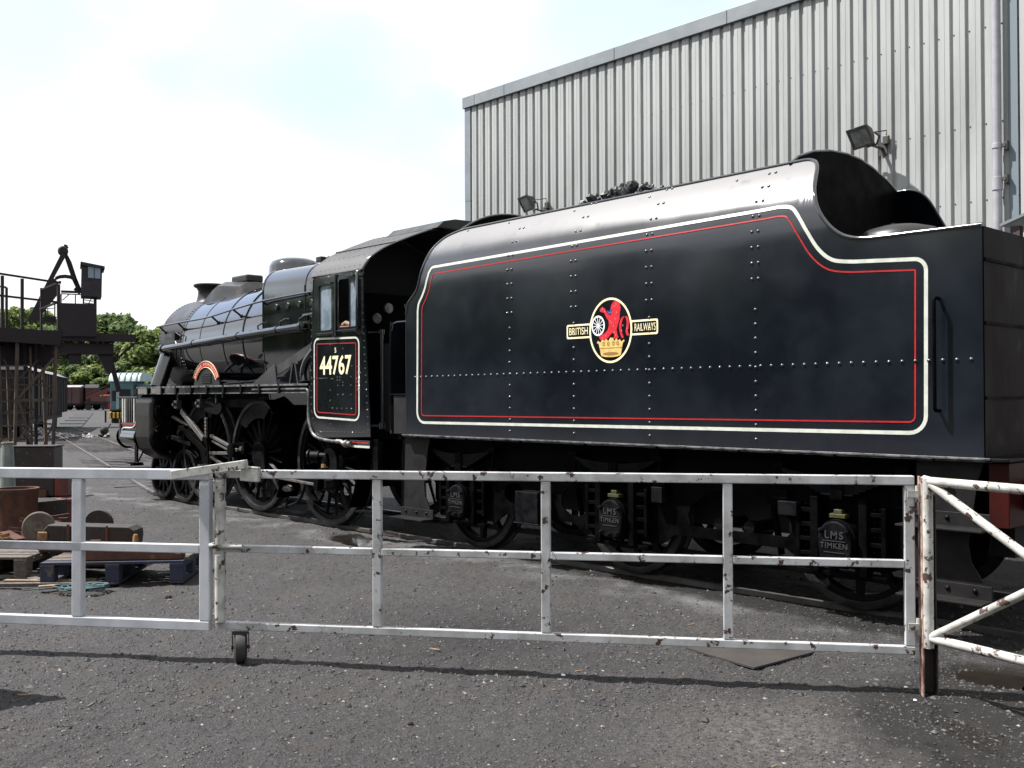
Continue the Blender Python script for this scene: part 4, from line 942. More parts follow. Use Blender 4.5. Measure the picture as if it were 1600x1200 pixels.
# ---- cab
cabo = [(.30,3.43),(1.462,3.445),(1.475,3.38)] + [(1.50,2.9),(1.56,2.3),(1.615,1.6),(1.63,1.31)] + [(.62,1.275)] + arc2(.56,1.62,.345,270,180,8) + [(.222,2.0)]
w1 = rrect(.455,.80,2.685,3.318,.05); w2 = rrect(.945,1.375,2.705,3.36,.05)
for y in (-1.30, 1.30):
    vs, fs = fill([cabo, w1, w2], .008)
    cs = MB().add([(a, y-d, b_) for a, b_, d in vs], fs).build('cab_side', M['black'], loco)
    if y > 0: continue
    def frame2(x0, x1, z0, z1, wd, nm, ya=-1.335, yb=-1.308, par=cs):
        vs, fs = fill([rrect(x0,x1,z0,z1,.06), rrect(x0+wd,x1-wd,z0+wd,z1-wd,.04)], .012)
        return MB().add([(a, (ya+yb)/2-d, b_) for a, b_, d in vs], fs).build(nm, M['black'], par)
    f1 = frame2(.425,.83,2.655,3.35,.045,'window_frame')
    MB().box(.455,.80,-1.305,-1.299,2.685,3.32).build('window_pane', M['glass'], f1)
    f2 = frame2(.915,1.405,2.675,3.39,.045,'window_frame')
    MB().box(1.18,1.375,-1.306,-1.300,2.70,3.36).build('window_pane', M['glass'], f2)
    MB().box(1.165,1.19,-1.312,-1.294,2.70,3.36).build('sliding_sash', M['black'], f2)
    MB().box(.955,1.19,-1.33,-1.24,2.70,2.735).build('arm_rest', mat('arm_rest_leather', (.16,.05,.04), rough=.7), f2, bevel=.01)
    MB().tube([(1.0,-1.29,2.75),(1.08,-1.30,2.775),(1.17,-1.29,2.75)], .03, 8).build('folded_cloth', M['splinter'], f2, smooth=60)
    MB().box(.835,.905,-1.36,-1.31,2.60,3.42).build('window_post', M['black'], cs, bevel=.008)
    MB().tube([(1.43,-1.31,2.62),(1.43,-1.37,2.64),(1.43,-1.37,3.40),(1.43,-1.31,3.43)], .02, 8).build('window_rail', M['black'], cs, smooth=60)
    MB().box(.72,.86,-1.40,-1.31,3.30,3.325).box(1.22,1.38,-1.40,-1.31,3.35,3.375).box(.43,.83,-1.345,-1.305,2.64,2.665).box(.92,1.40,-1.345,-1.305,2.66,2.685).build('window_ledge', M['black'], cs, bevel=.004)
    def flatrib(loop, w, ya):
        A = offset_loop(loop, w/2); B = offset_loop(loop, -w/2); m = MB(); n = len(loop)
        m.v = [(a, ya, b_) for a, b_ in A] + [(a, ya, b_) for a, b_ in B]; m.f = [(i,(i+1)%n,n+(i+1)%n,n+i) for i in range(n)]
        return m
    lo_ = arc2(.335+.07,1.535+.07,.12,180,270,5) + rrect(.335,1.385,1.53,2.585,.10)[:0]
    lo_ = arc2(.335+.12,1.54+.12,.12,180,270,6) + arc2(1.385-.10,1.515+.10,.10,270,360,6) + arc2(1.385-.09,2.575-.09,.09,0,90,6) + arc2(.335+.09,2.595-.09,.09,90,180,6)
    flatrib(lo_, .025, -1.3115).build('cream_lining', M['cream'], cs)
    flatrib(offset_loop(lo_, .068), .012, -1.3118).build('red_lining', M['red'], cs)
    dg = text('44767', .36, .001, .006); w_ = max(v[0] for v in dg[0])-min(v[0] for v in dg[0]); h_ = max(v[1] for v in dg[0])-min(v[1] for v in dg[0])
    zm = (max(v[1] for v in dg[0])+min(v[1] for v in dg[0]))/2
    MB().add(*side(([(a, b_-zm, d) for a, b_, d in dg[0]], dg[1]), .845, -1.3125, 2.233, sx=.74/w_, sz=.255/h_)).build('cab_number', M['letter'], cs, label='cream number 44767')
    MB().add(*side(text('5', .095, .001), .85, -1.3125, 2.425)).build('class_figure', M['letter'], cs)
    rvt = MB()
    def rr_(x, z, r_=.0135): rvt.dome((x,-1.307,z), (0,-1,0), r_, .009, 6)
    for k in range(20): rr_(.262, 1.62+.092*k)
    for k in range(24): rr_(1.425+.16*(1-k/23.0), 1.38+.088*k) if k < 24 else None
    for k in range(13): rr_(.50+.082*k, 1.345+.001*k)
    for q in arc2(.56,1.62,.28,185,265,5): rr_(*q)
    for k in range(12): rr_(.32+.09*k, 3.40)
    for k in range(7): rr_(.27+.06*k, 2.06)
    for x, z in ((.40,2.52),(.43,2.52),(.40,2.46),(.37,2.38),(.72,2.50),(1.02,2.52),(1.02,2.44),(.75,2.05),(.78,2.05),(.72,1.90),(.72,1.76),(.72,1.60),(.72,1.45),(1.02,2.0),(1.02,1.96),(.95,2.07),(.89,2.07),(.89,2.03),(.95,2.03),(1.02,1.84),(1.20,2.07),(1.20,1.96),(1.20,1.84),(1.22,2.21),(.77,1.66),(.88,1.66),(.99,1.66),(1.10,1.66),(1.21,1.66),(.9,1.96),(.9,1.84)): rr_(x, z)
    for z in (1.90,1.95,2.0,2.05,2.12,2.2): rr_(1.345, z); rr_(1.40, z)
    rvt.build('cab_rivets', M['black'], cs, smooth=50, kind='stuff')
    MB().tube([(.95,-1.36,1.235),(1.05,-1.36,1.235),(1.12,-1.36,1.205),(1.2,-1.36,1.20)], .03, 10).lathe([(.05,0),(.05,.05),(.035,.06),(.035,.12)], (1.15,-1.36,1.21), (1,0,0), 12).build('pipe_coupling', M['steel'], cs, smooth=40)
    MB().box(1.20,1.64,-1.325,-1.30,1.17,1.26).build('cab_foot_plate', M['black'], cs, bevel=.004)
    MB().box(1.21,1.64,-1.330,-1.325,1.168,1.195).build('foot_lining', M['cream'], cs)
    MB().box(1.21,1.62,-1.329,-1.325,1.225,1.237).build('foot_lining', M['red'], cs)
# roof
def roofp(n=24):
    prof = [(-1.315,3.435),(-1.30,3.465),(-1.22,3.585),(-1.10,3.685),(-.97,3.765),(-.75,3.87),(-.50,3.975),(-.25,4.07),(0,4.115)]
    prof = [tuple(p) for p in catmull(prof, 3)]
    return prof + [(-a, b_) for a, b_ in prof[::-1][1:]]
rp_ = roofp(); rows = []
for q in (0, .3, .55, 1.0):
    row = []
    for a, b_ in rp_:
        xr = 1.47 + .38*(1-min(1, abs(a)/1.3)**1.3)
        row.append((.26+(xr-.26)*q, a, b_))
    rows.append(row)
roof = MB().grid(rows).build('cab_roof', M['roof'], loco, smooth=40, solid=.016)
MB().tube([Vector(p) for p in rows[-1]], .015, 8).build('roof_edge', M['black'], roof, smooth=60)
def rib(i0): 
    return [Vector((r[i0][0], r[i0][1]-.004, r[i0][2]+.012)) for r in rows]
MB().tube(rib(13), .012, 6).build('roof_seam', M['smokebox'], roof)
rb = MB()
for q in range(10):
    for i0 in (4, 8, 12, 16, 20):
        x = .34+.115*q; a, b_ = rp_[i0]; rb.dome((x, a, b_+.006), (0,-.6,.8), .014, .01, 6)
rb.build('roof_rivets', M['roof'], roof, smooth=50, kind='stuff')
MB().prism([(-.42,4.02),(-.30,4.12),(-.1,4.165),(.25,4.175),(.45,4.14),(.55,4.02)], lambda a,b_,d:(.75+d,a,b_), 1.12).build('roof_ventilator', M['smokebox'], roof, bevel=.01)
# cab front, interior
vs, fs = fill([[(-1.295,1.3),(1.295,1.3)]+[(-a,b_-.01) for a,b_ in rp_]])
MB().add([(.31, a, b_) for a, b_, d in vs], fs).build('cab_front', M['dark'], loco)
MB().box(.33,.62,-.72,.72,1.7,3.25).lathe([(.28,0),(.28,.05),(.0001,.06)], (.62,0,2.1), (1,0,0), 24).build('backhead', M['frame'], loco, bevel=.03)
gz = MB()
for y, z in ((-.5,2.9),(-.3,3.05),(.1,3.1),(.4,2.9)): gz.lathe([(.07,0),(.08,.02),(.07,.04),(.0001,.042)], (.62,y,z), (1,0,0), 16)
gz.build('gauges', M['steel'], loco, kind='stuff')
MB().box(.32,1.62,-1.28,1.28,1.30,1.36).build('cab_floor', M['frame'], loco)
MB().box(1.60,2.36,-1.05,1.05,1.28,1.33).build('fall_plate', M['frame'], loco)
for x, y in ((1.76,-1.22),): 
    MB().cyl((x,y,1.46),(x,y,2.62),.018,n=10).lathe([(.04,-.04),(.04,.04)], (x,y,1.45),(0,0,1),12).lathe([(.03,-.03),(.03,.03)], (x,y,2.63),(0,0,1),12).bar((x,y,2.63),(1.55,-1.28,2.63),.02,.02).bar((x,y,1.45),(1.62,-1.28,1.45),.03,.03).build('cab_handrail', M['black'], loco, smooth=50)
MB().box(1.90,1.925,-1.2,-.95,1.36,2.75).tube([(1.91,-1.2,1.4),(1.91,-1.2,2.62),(1.93,-1.19,2.71),(2.0,-1.17,2.74),(2.28,-1.15,2.74)], .014, 8).build('cab_door', M['black'], loco)
MB().box(1.5,1.66,-1.0,1.0,1.3,2.5).build('cab_shovel_plate', M['dark'], loco)
MB().box(2.0,2.30,-1.1,-1.06,.4,1.28).build('loco_step_plate', M['frame'], loco)
MB().box(1.62,1.70,-1.25,-1.23,.55,1.28).build('step_hanger', M['wheel'], loco)
# ---- frames, wheels
MB().box(-5.9, 1.6, -.64, -.61, .62, 1.97).build('main_frame', M['frame'], loco)
MB().box(-5.9, 1.6, .61, .64, .62, 1.97).build('main_frame', M['frame'], loco)
MB().box(-1.6, .5, -.58, .58, .55, 1.9).build('ashpan', M['dark'], loco)
def driver(X, Z, Rr, sd, crank):
    yf = .80*sd; ax = (0, sd, 0); o = MB()
    o.lathe([(Rr-.13,-.06),(Rr-.075,-.06),(Rr-.075,.035),(Rr-.13,.035)], (X,yf,Z), ax, 72, closed=True)
    o.lathe([(.055,-.08),(.15,-.08),(.15,.05),(.13,.07),(.055,.07)], (X,yf,Z), ax, 36, closed=True)
    for k in range(19):
        a = 2*PI*(k+.5)/19; c_, s_ = math.cos(a), math.sin(a); t_ = Vector((-s_,0,c_)); yv = Vector((0,1,0)); vs = []
        for rad_, w, d in ((.13,.055,.085),(Rr-.10,.036,.05)):
            c = Vector((X+c_*rad_, yf-.012*sd, Z+s_*rad_)); vs += [c-t_*w/2, c-yv*d/2, c+t_*w/2, c+yv*d/2]
        o.add(vs, [(0,1,5,4),(1,2,6,5),(2,3,7,6),(3,0,4,7)])
    w = o.build('driving_wheel', M['wheel'], loco, smooth=40)
    MB().lathe([(Rr-.075,-.08),(Rr+.03,-.08),(Rr+.03,-.055),(Rr,-.04),(Rr-.004,.06),(Rr-.014,.066),(Rr-.075,.066)], (X,yf,Z), ax, 80, closed=True).build('tyre', M['tyre'], w, smooth=40)
    # crank boss and balance weight
    cx, cz = X+.31*math.cos(crank), Z+.31*math.sin(crank)
    d = Vector((math.cos(crank),0,math.sin(crank))); n_ = Vector((-d.z,0,d.x))
    c0 = Vector((X, yf, Z))
    bp_ = [(.20*math.cos(R(a)), .20*math.sin(R(a))) for a in range(100, 261, 16)] + [(.31+.13*math.cos(R(a)), .13*math.sin(R(a))) for a in range(-80, 81, 16)]
    MB().prism(bp_, lambda a,b_,q: tuple(c0+d*a+n_*b_+Vector((0,(.03+q)*sd,0))), .05).build('crank_boss', M['wheel'], w, bevel=.008)
    MB().lathe([(.075,.0),(.075,.16),(.06,.17),(.03,.172),(.03,.15),(.0001,.15)], (cx, yf+.07*sd, cz), ax, 24).build('crank_pin', M['tyre'], w, smooth=40)
    a0 = math.degrees(crank)+180
    seg = arc2(0,0,Rr-.085,a0-38,a0+38,14) + arc2(0,0,Rr-.30,a0+30,a0-30,8)
    MB().prism(seg, lambda a,b_,q:(X+a, yf+(.045+q)*sd, Z+b_), .012).build('balance_weight', M['wheel'], w)
    return w
DR = ((.03,.895,.875,R(118)), (-1.96,.925,.865,R(118)), (-3.72,.93,.855,R(118)))
for X, Z, Rr, ck in DR:
    driver(X, Z, Rr, -1, R(-75)); driver(X, Z, Rr, 1, R(15))
    MB().cyl((X,-.8,Z),(X,.8,Z),.09,n=16).build('axle', M['frame'], loco, smooth=40)
for X in (-5.45, -4.55):
    for sd in (-1, 1): plain_wheel(X, .46, .46, sd, loco, 10, .11, 'bogie_wheel', .06)
    MB().cyl((X,-.8,.46),(X,.8,.46),.07,n=14).build('axle', M['frame'], loco, smooth=40)
MB().box(-5.9,-4.1,-.60,-.57,.35,.95).build('bogie_frame', M['frame'], loco)
# driving wheel splash guards seen behind the wheels
for X in (-1.0, .9):
    rows = [[(X+1.0*math.cos(R(a))-1.0, y, .9+1.0*math.sin(R(a))) for a in range(-35, 62, 6)] for y in (-1.02, -.66)]
    MB().grid(rows).build('wheel_guard', M['frame'], loco, smooth=60, solid=.008)
# ---- cylinder
cyl_o = [(-1.255,1.02),(-1.28,1.12),(-1.285,1.5),(-1.275,1.72),(-1.24,1.82),(-1.15,1.86),(-.64,1.86),(-.64,.72),(-.95,.72),(-1.12,.80),(-1.22,.92)]
MB().prism([(a,b_) for a,b_ in cyl_o], lambda a,b_,d:(-5.62+d,a,b_), .66).build('cylinder', mat('oily_brown_black', (.008,.007,.0065), (.015,.012,.011), scale=4, rough=.38, rough2=.5, spec=.35), loco, bevel=.05)
for zc, rr in ((1.56,.235),(1.10,.30)):
    cv = MB().lathe([(rr,0),(rr,.05),(rr*.9,.07),(rr*.45,.075),(rr*.42,.14),(.08,.15),(.08,.26),(.0001,.26)], (-4.96,-1.0,zc), (1,0,0), 36).build('cylinder_cover', M['frame'], loco, smooth=40)
    MB().lathe([(rr-.03,.0),(rr-.01,.0),(rr-.01,.012),(rr-.03,.012)], (-4.885,-1.0,zc), (1,0,0), 36, closed=True).build('cover_ring', M['wheel'], cv)
    MB().lathe([(rr*.95,0),(rr*.9,-.05),(.0001,-.07)], (-5.62,-1.0,zc), (1,0,0), 32).build('front_cover', M['frame'], loco, smooth=40)
    for k in range(8):
        a = 2*PI*k/8+.2; MB().lathe([(.02,0),(.02,.03),(.0001,.032)], (-4.91,-1.0+rr*.8*math.cos(a),zc+rr*.8*math.sin(a)), (1,0,0), 6).build('cover_nut', M['steel'] if k % 3 == 0 else M['wheel'], cv)
# ---- motion (rods hang down at the front, coupling rods taken off)
def prod(a, c, Y, w, h, nm, mt):
    p = at(*a, Y=Y); q = at(*c, Y=Y); return MB().bar(p, q, w, h).build(nm, mt, loco, bevel=.005)
prod((284,642),(318,686),-1.10,.05,.09,'radius_rod',M['steel'])
prod((288,672),(324,707),-1.05,.06,.10,'slide_bar',M['frame'])
prod((286,664),(316,689),-1.00,.05,.05,'slide_bar',M['frame'])
prod((330,681),(372,704),-1.10,.05,.045,'eccentric_rod',M['steel'])
prod((333,689),(369,709),-1.08,.05,.035,'eccentric_rod',M['steel'])
prod((325,708),(368,708),-1.06,.05,.05,'link_rod',M['steel'])
prod((330,713),(352,728),-1.02,.05,.05,'valve_spindle',M['steel'])
prod((262,646),(300,668),-.98,.05,.05,'piston_rod',M['steel'])
prod((262,680),(300,694),-1.0,.07,.07,'piston_rod',M['wheel'])
p = at(321,640,Y=-1.12)
MB().bar(at(321,642,Y=-1.12), at(323,694,Y=-1.12), .04, .09, (1,0,0)).bar(at(324,694,Y=-1.12), at(326,728,Y=-1.12), .03, .05, (1,0,0)).build('expansion_link', M['frame'], loco, bevel=.006)
MB().prism([(0,-.02),(.45,-.06),(.56,-.02),(.60,.06),(.56,.13),(.46,.12),(.36,.06),(.02,.05)], lambda a,b_,d:(p.x-.03+a,-1.13+d,p.z+b_-.02), .05).build('link_arm', M['wheel'], loco, bevel=.006)
lb = MB()
for k in range(6): lb.lathe([(.028,0),(.028,.03),(.0001,.035)], at(323.5,655+k*5.2,Y=-1.17), (0,-1,0), 6)
lb.build('link_nuts', M['steel'], loco, kind='stuff')
MB().lathe([(.11,0),(.11,.20),(.05,.21),(.0001,.21)], at(378,703,Y=-.95), (0,-1,0), 20).box(-2.2,-2.02,-1.08,-1.0,.94,1.12).build('crosshead', M['frame'], loco, smooth=40)
MB().lathe([(.035,0),(.035,.03),(.0001,.032)], at(378,701,Y=-1.17), (0,-1,0), 6).build('pin_nut', M['steel'], loco)
q0 = at(290,676,Y=-1.0); MB().box(q0.x-.12,q0.x+.10,-1.08,-.9,q0.z-.12,q0.z+.12).lathe([(.05,0),(.05,.06),(.0001,.065)], (q0.x,-1.08,q0.z),(0,-1,0),12).build('crosshead', M['frame'], loco, bevel=.01)
for a in ((276,632),(312,630)):
    q = at(*a, Y=-1.1); MB().box(q.x-.05,q.x+.05,-1.13,-1.03,q.z-.07,q.z+.07).cyl((q.x,-1.08,q.z),(q.x,-1.08,1.88),.015,n=8).cyl((q.x+.03,-1.13,q.z),(q.x+.03,-1.19,q.z),.03,n=10).build('lubricator', M['steel'], loco, bevel=.008)
for a, b_ in (((338,610),(338,630)),((348,608),(348,622))):
    q = at(*a,Y=-1.1); r_ = at(*b_,Y=-1.1); MB().bar(q,r_,.025,.025).build('drain_pipe', M['steel'], loco)
# wedge-shaped connecting rod end between middle and rear wheel
a = at(408,742,Y=-1.06); c = at(497,758,Y=-1.06); dd = at(497,747,Y=-1.06)
MB().prism([(a.x,a.z),(c.x,c.z),(dd.x,dd.z+.02)], lambda x,z,d:(x,-1.08+d,z), .05).build('brake_pull_rod', M['frame'], loco)
MB().bar(at(408,741,Y=-1.09), at(495,757.5,Y=-1.09), .04, .035).build('rod_lower_edge', M['steel'], loco, bevel=.004)
MB().bar(at(473,744,Y=-1.06), at(497,748,Y=-1.06), .04, .02).build('rod_upper_edge', M['steel'], loco)
MB().bar(at(499,738,Y=-1.08), at(497,765,Y=-1.08), .10, .12, (1,0,0)).build('rod_clevis', M['frame'], loco, bevel=.01)
MB().bar(at(495,765,Y=-1.08), at(504,777,Y=-1.08), .05, .10).build('rod_end', M['wheel'], loco, bevel=.01)
v = at(481.5,714,Y=-1.16)
MB().lathe([(.10,0),(.105,.015),(.10,.03),(.085,.04),(.085,.16),(.05,.18)], v, (.75,.6,0), 24).tube([v+Vector((.16,.10,.02)), v+Vector((.26,.12,.02)), v+Vector((.28,.12,-.05)), v+Vector((.25,.12,-.2))], .045, 10).build('injector_valve', M['wheel'], loco, smooth=40)
MB().lathe([(.075,0),(.0001,.004)], v-Vector((.004,.004,0)), (-.75,-.6,0), 20).build('valve_face', M['steel'], loco)
MB().lathe([(.06,0),(.06,.05)], v+Vector((.25,.12,-.14)), (0,0,1), 14).build('pipe_nut', M['ochre'], loco, smooth=40)
q = at(537,721,Y=-1.0); MB().lathe([(.10,0),(.11,.02),(.09,.05),(.0001,.06)], q, (-.2,-1,0), 20).build('oil_box_cover', M['frame'], loco, smooth=40)
MB().tube(catmull([at(436,793,Y=-.95), at(455,789,Y=-.95), at(467,782,Y=-.95), at(474,768,Y=-.95), at(477,750,Y=-.9)],4), .02, 8).lathe([(.04,-.05),(.04,.05)], at(447,790,Y=-.95), (1,0,.2), 10).build('sand_pipe', M['wheel'], loco)
q = at(450,763,Y=-.95); MB().lathe([(.03,-.09),(.05,-.05),(.05,.05),(.03,.09)], q, (1,.2,.1), 12).build('drain_cock', M['steel'], loco)
MB().bar(at(563,798,Y=-1.2), at(597,802,Y=-1.2), .16, .02).bar(at(592,800,Y=-1.2), at(592,690,Y=-1.2), .10, .015, (1,0,0)).build('loco_step', M['wheel'], loco)
# ---- front end: buffer beam, platform and step
MB().box(-6.55,-5.66,-1.22,1.22,1.80,1.835).build('front_platform', M['roof'], loco, bevel=.004)
for k in range(6): MB().box(-6.32+.10*k,-6.29+.10*k,-1.215,-1.20,1.36,1.80).build('front_stanchion', M['cream'] if k in (0,1,5) else M['black'], loco)
MB().box(-6.40,-5.70,-1.20,1.20,1.10,1.79).build('front_frame', M['black'], loco)
MB().box(-6.40,-5.70,-1.206,-1.199,1.325,1.35).build('front_lining', M['red'], loco)
MB().tube(catmull([(-6.36,-1.21,1.10),(-6.34,-1.21,1.20),(-6.25,-1.21,1.26),(-6.0,-1.21,1.265),(-5.86,-1.21,1.275),(-5.74,-1.21,1.33),(-5.71,-1.21,1.40)],4), .014, 6).build('front_lining', M['cream'], loco)
MB().box(-6.46,-6.40,-1.22,1.22,1.05,1.42).build('buffer_beam', M['black'], loco)
for y in (-.87,.87): MB().lathe([(.13,0),(.12,.06),(.10,.3),(.06,.31),(.06,.4),(.23,.41),(.22,.45),(.0001,.47)], (-6.46,y,1.08), (-1,0,0), 28).build('buffer', M['frame'], loco, smooth=45)
MB().lathe([(.17,0),(.17,.6)], (-6.30,-1.1,1.09), (1,0,0), 24).build('front_reservoir', M['black'], loco, smooth=40)
MB().box(-5.76,-5.66,-1.22,-1.19,.66,1.05).bar((-5.66,-1.2,.66),(-5.4,-1.15,.98),.02,.02).build('front_step_hanger', M['wheel'], loco)
MB().box(-5.98,-5.62,-1.30,-1.12,.63,.648).box(-5.75,-5.60,-1.30,-1.12,.60,.63).build('front_step', M['frame'], loco)

# ================================================================== GATES
GP = Vector((9.299,-2.64,0)); GD = Vector((.7965,.6046,0)); GN = Vector((-.6046,.7965,0))
def g(s_, z, e=0): return GP + GD*s_ + GN*e + Vector((0,0,z))
def gbox(m, s0, s1, z0, z1, e0, e1):
    return m.add([g(s0,z0,e0),g(s1,z0,e0),g(s1,z0,e1),g(s0,z0,e1),g(s0,z1,e0),g(s1,z1,e0),g(s1,z1,e1),g(s0,z1,e1)],
                 [(0,3,2,1),(4,5,6,7),(0,1,5,4),(1,2,6,5),(2,3,7,6),(3,0,4,7)])
def gpart(nm, s0, s1, z0, z1, par, mt, e0=-.03, e1=.03, bev=.006): return gbox(MB(), s0, s1, z0, z1, e0, e1).build(nm, mt, par, bevel=bev)
def leaf(label, s0, s1, ups, mt, upw=.076, rh=.073, ed=.03):
    t_ = thing('yard_gate', label, 'gate', g((s0+s1)/2, 0), 'white steel yard gates')
    gpart('top_rail', s0, s1, 1.320-rh, 1.320, t_, mt, -ed, ed)
    gpart('bottom_rail', s0+.002, s1-.002, .277-rh*.9, .277, t_, mt, -ed, ed)
    xs_ = [s0+upw/2] + list(ups) + [s1-upw/2]
    for x in xs_: gpart('upright', x-upw/2, x+upw/2, .278, 1.319-rh, t_, mt, -ed+.0015, ed-.0015)
    for a, c in zip(xs_[:-1], xs_[1:]): gpart('middle_rail', a+upw/2+.001, c-upw/2-.001, .803-rh*.84, .803, t_, mt, -ed+.0008, ed-.0008)
    return t_
mid = leaf('middle white gate leaf with chipped paint and a black castor wheel', -4.607, -.036, (-3.457,-2.318,-1.158), M['gate'], .060, .058, .026)
lef = leaf('cleaner white gate leaf at the left, in front of the scrap', -9.6, -4.648, (-5.647,-6.62,-7.6,-8.6), mat('cleaner_white_paint', (.48,.50,.54), (.37,.385,.41), scale=4, rough=.4, rough2=.55, c3=(.07,.04,.035), s3=15, lo3=.70, hi3=.72))
# latch bar across both leaves, collar, hinges, castor
p = g(-4.905,1.283,-.062); q = g(-4.36,1.362,-.062)
MB().bar(p, q, .05, .062).build('latch_bar', M['gate_worn'], mid, bevel=.005, label='slanting chipped latch bar lying across the two leaves')
MB().bar(g(-4.40,1.30,-.055), g(-4.27,1.29,-.055), .05, .10).build('latch_plate', M['gate_worn'], mid, bevel=.006)
gpart('latch_collar', -4.63, -4.52, .775, .822, mid, M['gate_worn'], -.045, .045)
MB().cyl(g(-4.64,.798,-.04), g(-4.40,.798,-.04), .018, n=10).build('bolt_rod', M['gate_worn'], mid, smooth=50)
MB().cyl(g(-4.57,.28,-.031), g(-4.57,.74,-.031), .034, n=14).cyl(g(-4.57,.81,-.031), g(-4.57,1.24,-.031), .034, n=14).build('round_stile', M['gate_worn'], mid, smooth=50)
cw = MB().lathe([(.035,-.045),(.085,-.042),(.104,-.030),(.108,0),(.104,.030),(.085,.042),(.035,.045)], g(-4.433,.103,0), (GD+GN*.45), 32).build('castor_wheel', M['rubber'], mid, smooth=45)
ax_ = (GD+GN*.45).normalized(); nx_ = Vector((-ax_.y, ax_.x, 0))
fk = MB()
for sg in (-1, 1):
    c0 = g(-4.433,0)+ax_*(.054*sg); fk.bar(c0+Vector((0,0,.08)), c0+Vector((0,0,.205)), .05, .007, ax_)
fk.bar(g(-4.433,.203)-ax_*.055, g(-4.433,.203)+ax_*.055, .06, .012).cyl(g(-4.433,.103)-ax_*.062, g(-4.433,.103)+ax_*.062, .012, n=8)
fk.build('castor_fork', M['postblack'], mid)
for z in (1.21, .40):
    MB().cyl(g(-.018,z-.05,-.02), g(-.018,z+.05,-.02), .017, n=12).bar(g(-.08,z,-.034), g(-.018,z,-.034), .012, .04).build('hinge', M['gate_worn'], mid, smooth=40)
gp = thing('gate_post', 'dark steel gate post between the gate and the tubular barrier', 'post', GP)
gpart('flange', -.004, .006, -.05, 1.315, gp, mat('rusty_white_edge', (.42,.30,.26), (.09,.035,.025), scale=10, rough=.6), -.06, .045, .002)
gpart('web', .007, .078, -.05, 1.30, gp, M['postblack'], .02, .032, .002)
gpart('flange', .079, .088, -.05, .30, gp, M['postblack'], -.05, .045, .002)
gpart('flange', .079, .088, .301, 1.30, gp, M['postblack'], -.02, .045, .002)
# tubular barrier
FD = Vector((.9758,-.2185,0)).normalized(); FN = Vector((.2185,.9758,0))
def fb_(s_, z, e=0): return GP + FD*s_ + FN*e + Vector((0,0,z))
bar_ = thing('tubular_barrier', 'white tubular cross-braced barrier right of the gate post', 'barrier', fb_(.8, 0))
MB().cyl(fb_(.077,.285,-.03), fb_(.077,1.31,-.03), .030, n=18).build('upright_tube', M['gate_worn'], bar_, smooth=50)
MB().tube([fb_(.05,1.30,-.03), fb_(.10,1.292,-.03), fb_(1.75,1.285,-.03)], .028, 16).build('top_tube', M['gate_worn'], bar_, smooth=60)
MB().tube([fb_(.10,.345,-.03), fb_(1.75,.335,-.03)], .028, 16).build('bottom_tube', M['gate_worn'], bar_, smooth=60)
MB().tube([fb_(.10,1.275,-.03), fb_(1.72,.345,-.03)], .026, 16).build('brace_tube', M['gate_worn'], bar_, smooth=60)
MB().tube([fb_(.10,.355,-.03), fb_(.88,.83,-.03)], .026, 16).tube([fb_(.90,.84,-.03), fb_(1.72,1.275,-.03)], .026, 16).build('brace_tube', M['gate_worn'], bar_, smooth=60)
MB().cyl(fb_(1.75,-.05,-.03), fb_(1.75,1.31,-.03), .030, n=18).build('end_tube', M['gate_worn'], bar_, smooth=50)
# plate added out of view at the left, cut to cast the wedge shadow
bx = thing('shadow_caster_plate', 'plate on legs added out of view to throw the pointed shadow at the lower left', 'shadow_caster', (5.0,-7.1,0))
tz = .92; tp = Vector((5.777,-6.478,0)) - Vector((.729,.6845,0))*(tz/math.tan(SUN_EL))
e1 = Vector((-.91,-.42,0))*1.0; e2 = Vector((-.05,-1,0))*.6
tq = [tp, tp+e1, tp+e1+e2, tp+e2]
m = MB(); m.v = [(p.x,p.y,tz-.02) for p in tq]+[(p.x,p.y,tz) for p in tq]; m.f = [(0,1,2,3),(7,6,5,4),(0,4,5,1),(1,5,6,2),(2,6,7,3),(3,7,4,0)]
m.build('top_plate', M['darkrust'], bx)
for a_, b_ in ((.2,.2),(.8,.2),(.2,.8),(.8,.8)):
    p = tp+e1*a_+e2*b_; MB().box(p.x-.025,p.x+.025,p.y-.025,p.y+.025,-.02,tz-.022).build('leg', M['greywood'], bx)

# ================================================================== THINGS ON THE YARD GROUND
rr3 = Vector((RT.x, RT.y, 0)).normalized(); ff3 = Vector((FW.x, FW.y, 0)).normalized()
class Loc:
    def __init__(s, o, rot=0): s.o = Vector(o); c, k = math.cos(R(rot)), math.sin(R(rot)); s.a = rr3*c+ff3*k; s.b = ff3*c-rr3*k
    def __call__(s, a, b_, z): return s.o + s.a*a + s.b*b_ + Vector((0,0,z))
    def box(s, m, a0, a1, b0, b1, z0, z1):
        return m.add([s(a0,b0,z0),s(a1,b0,z0),s(a1,b1,z0),s(a0,b1,z0),s(a0,b0,z1),s(a1,b0,z1),s(a1,b1,z1),s(a0,b1,z1)],
                     [(0,3,2,1),(4,5,6,7),(0,1,5,4),(1,2,6,5),(2,3,7,6),(3,0,4,7)])
def pallet(L_, label, mt, mt2, wl=1.35, dl=1.0):
    t_ = thing('pallet', label, 'pallet', L_.o, 'wooden pallets under the scrap')
    for k in range(7):
        b0 = k*dl/7; L_.box(MB(), 0, wl, b0+.012, b0+dl/7-.012, .195+.004*(k%2), .222+.003*(k%3)).build('deck_board', mt2 if k else mt, t_, bevel=.003)
    for k in range(3):
        a0 = k*(wl-.13)/2; L_.box(MB(), a0, a0+.13, 0, dl, .155, .194).build('stringer_board', mt, t_)
        L_.box(MB(), a0, a0+.13, 0, dl, .005, .03).build('bottom_board', mt, t_)
        for j in range(3):
            b0 = j*(dl-.13)/2; L_.box(MB(), a0, a0+.13, b0+.003, b0+.127, .031, .154).build('block', mt, t_, bevel=.004)
    return t_
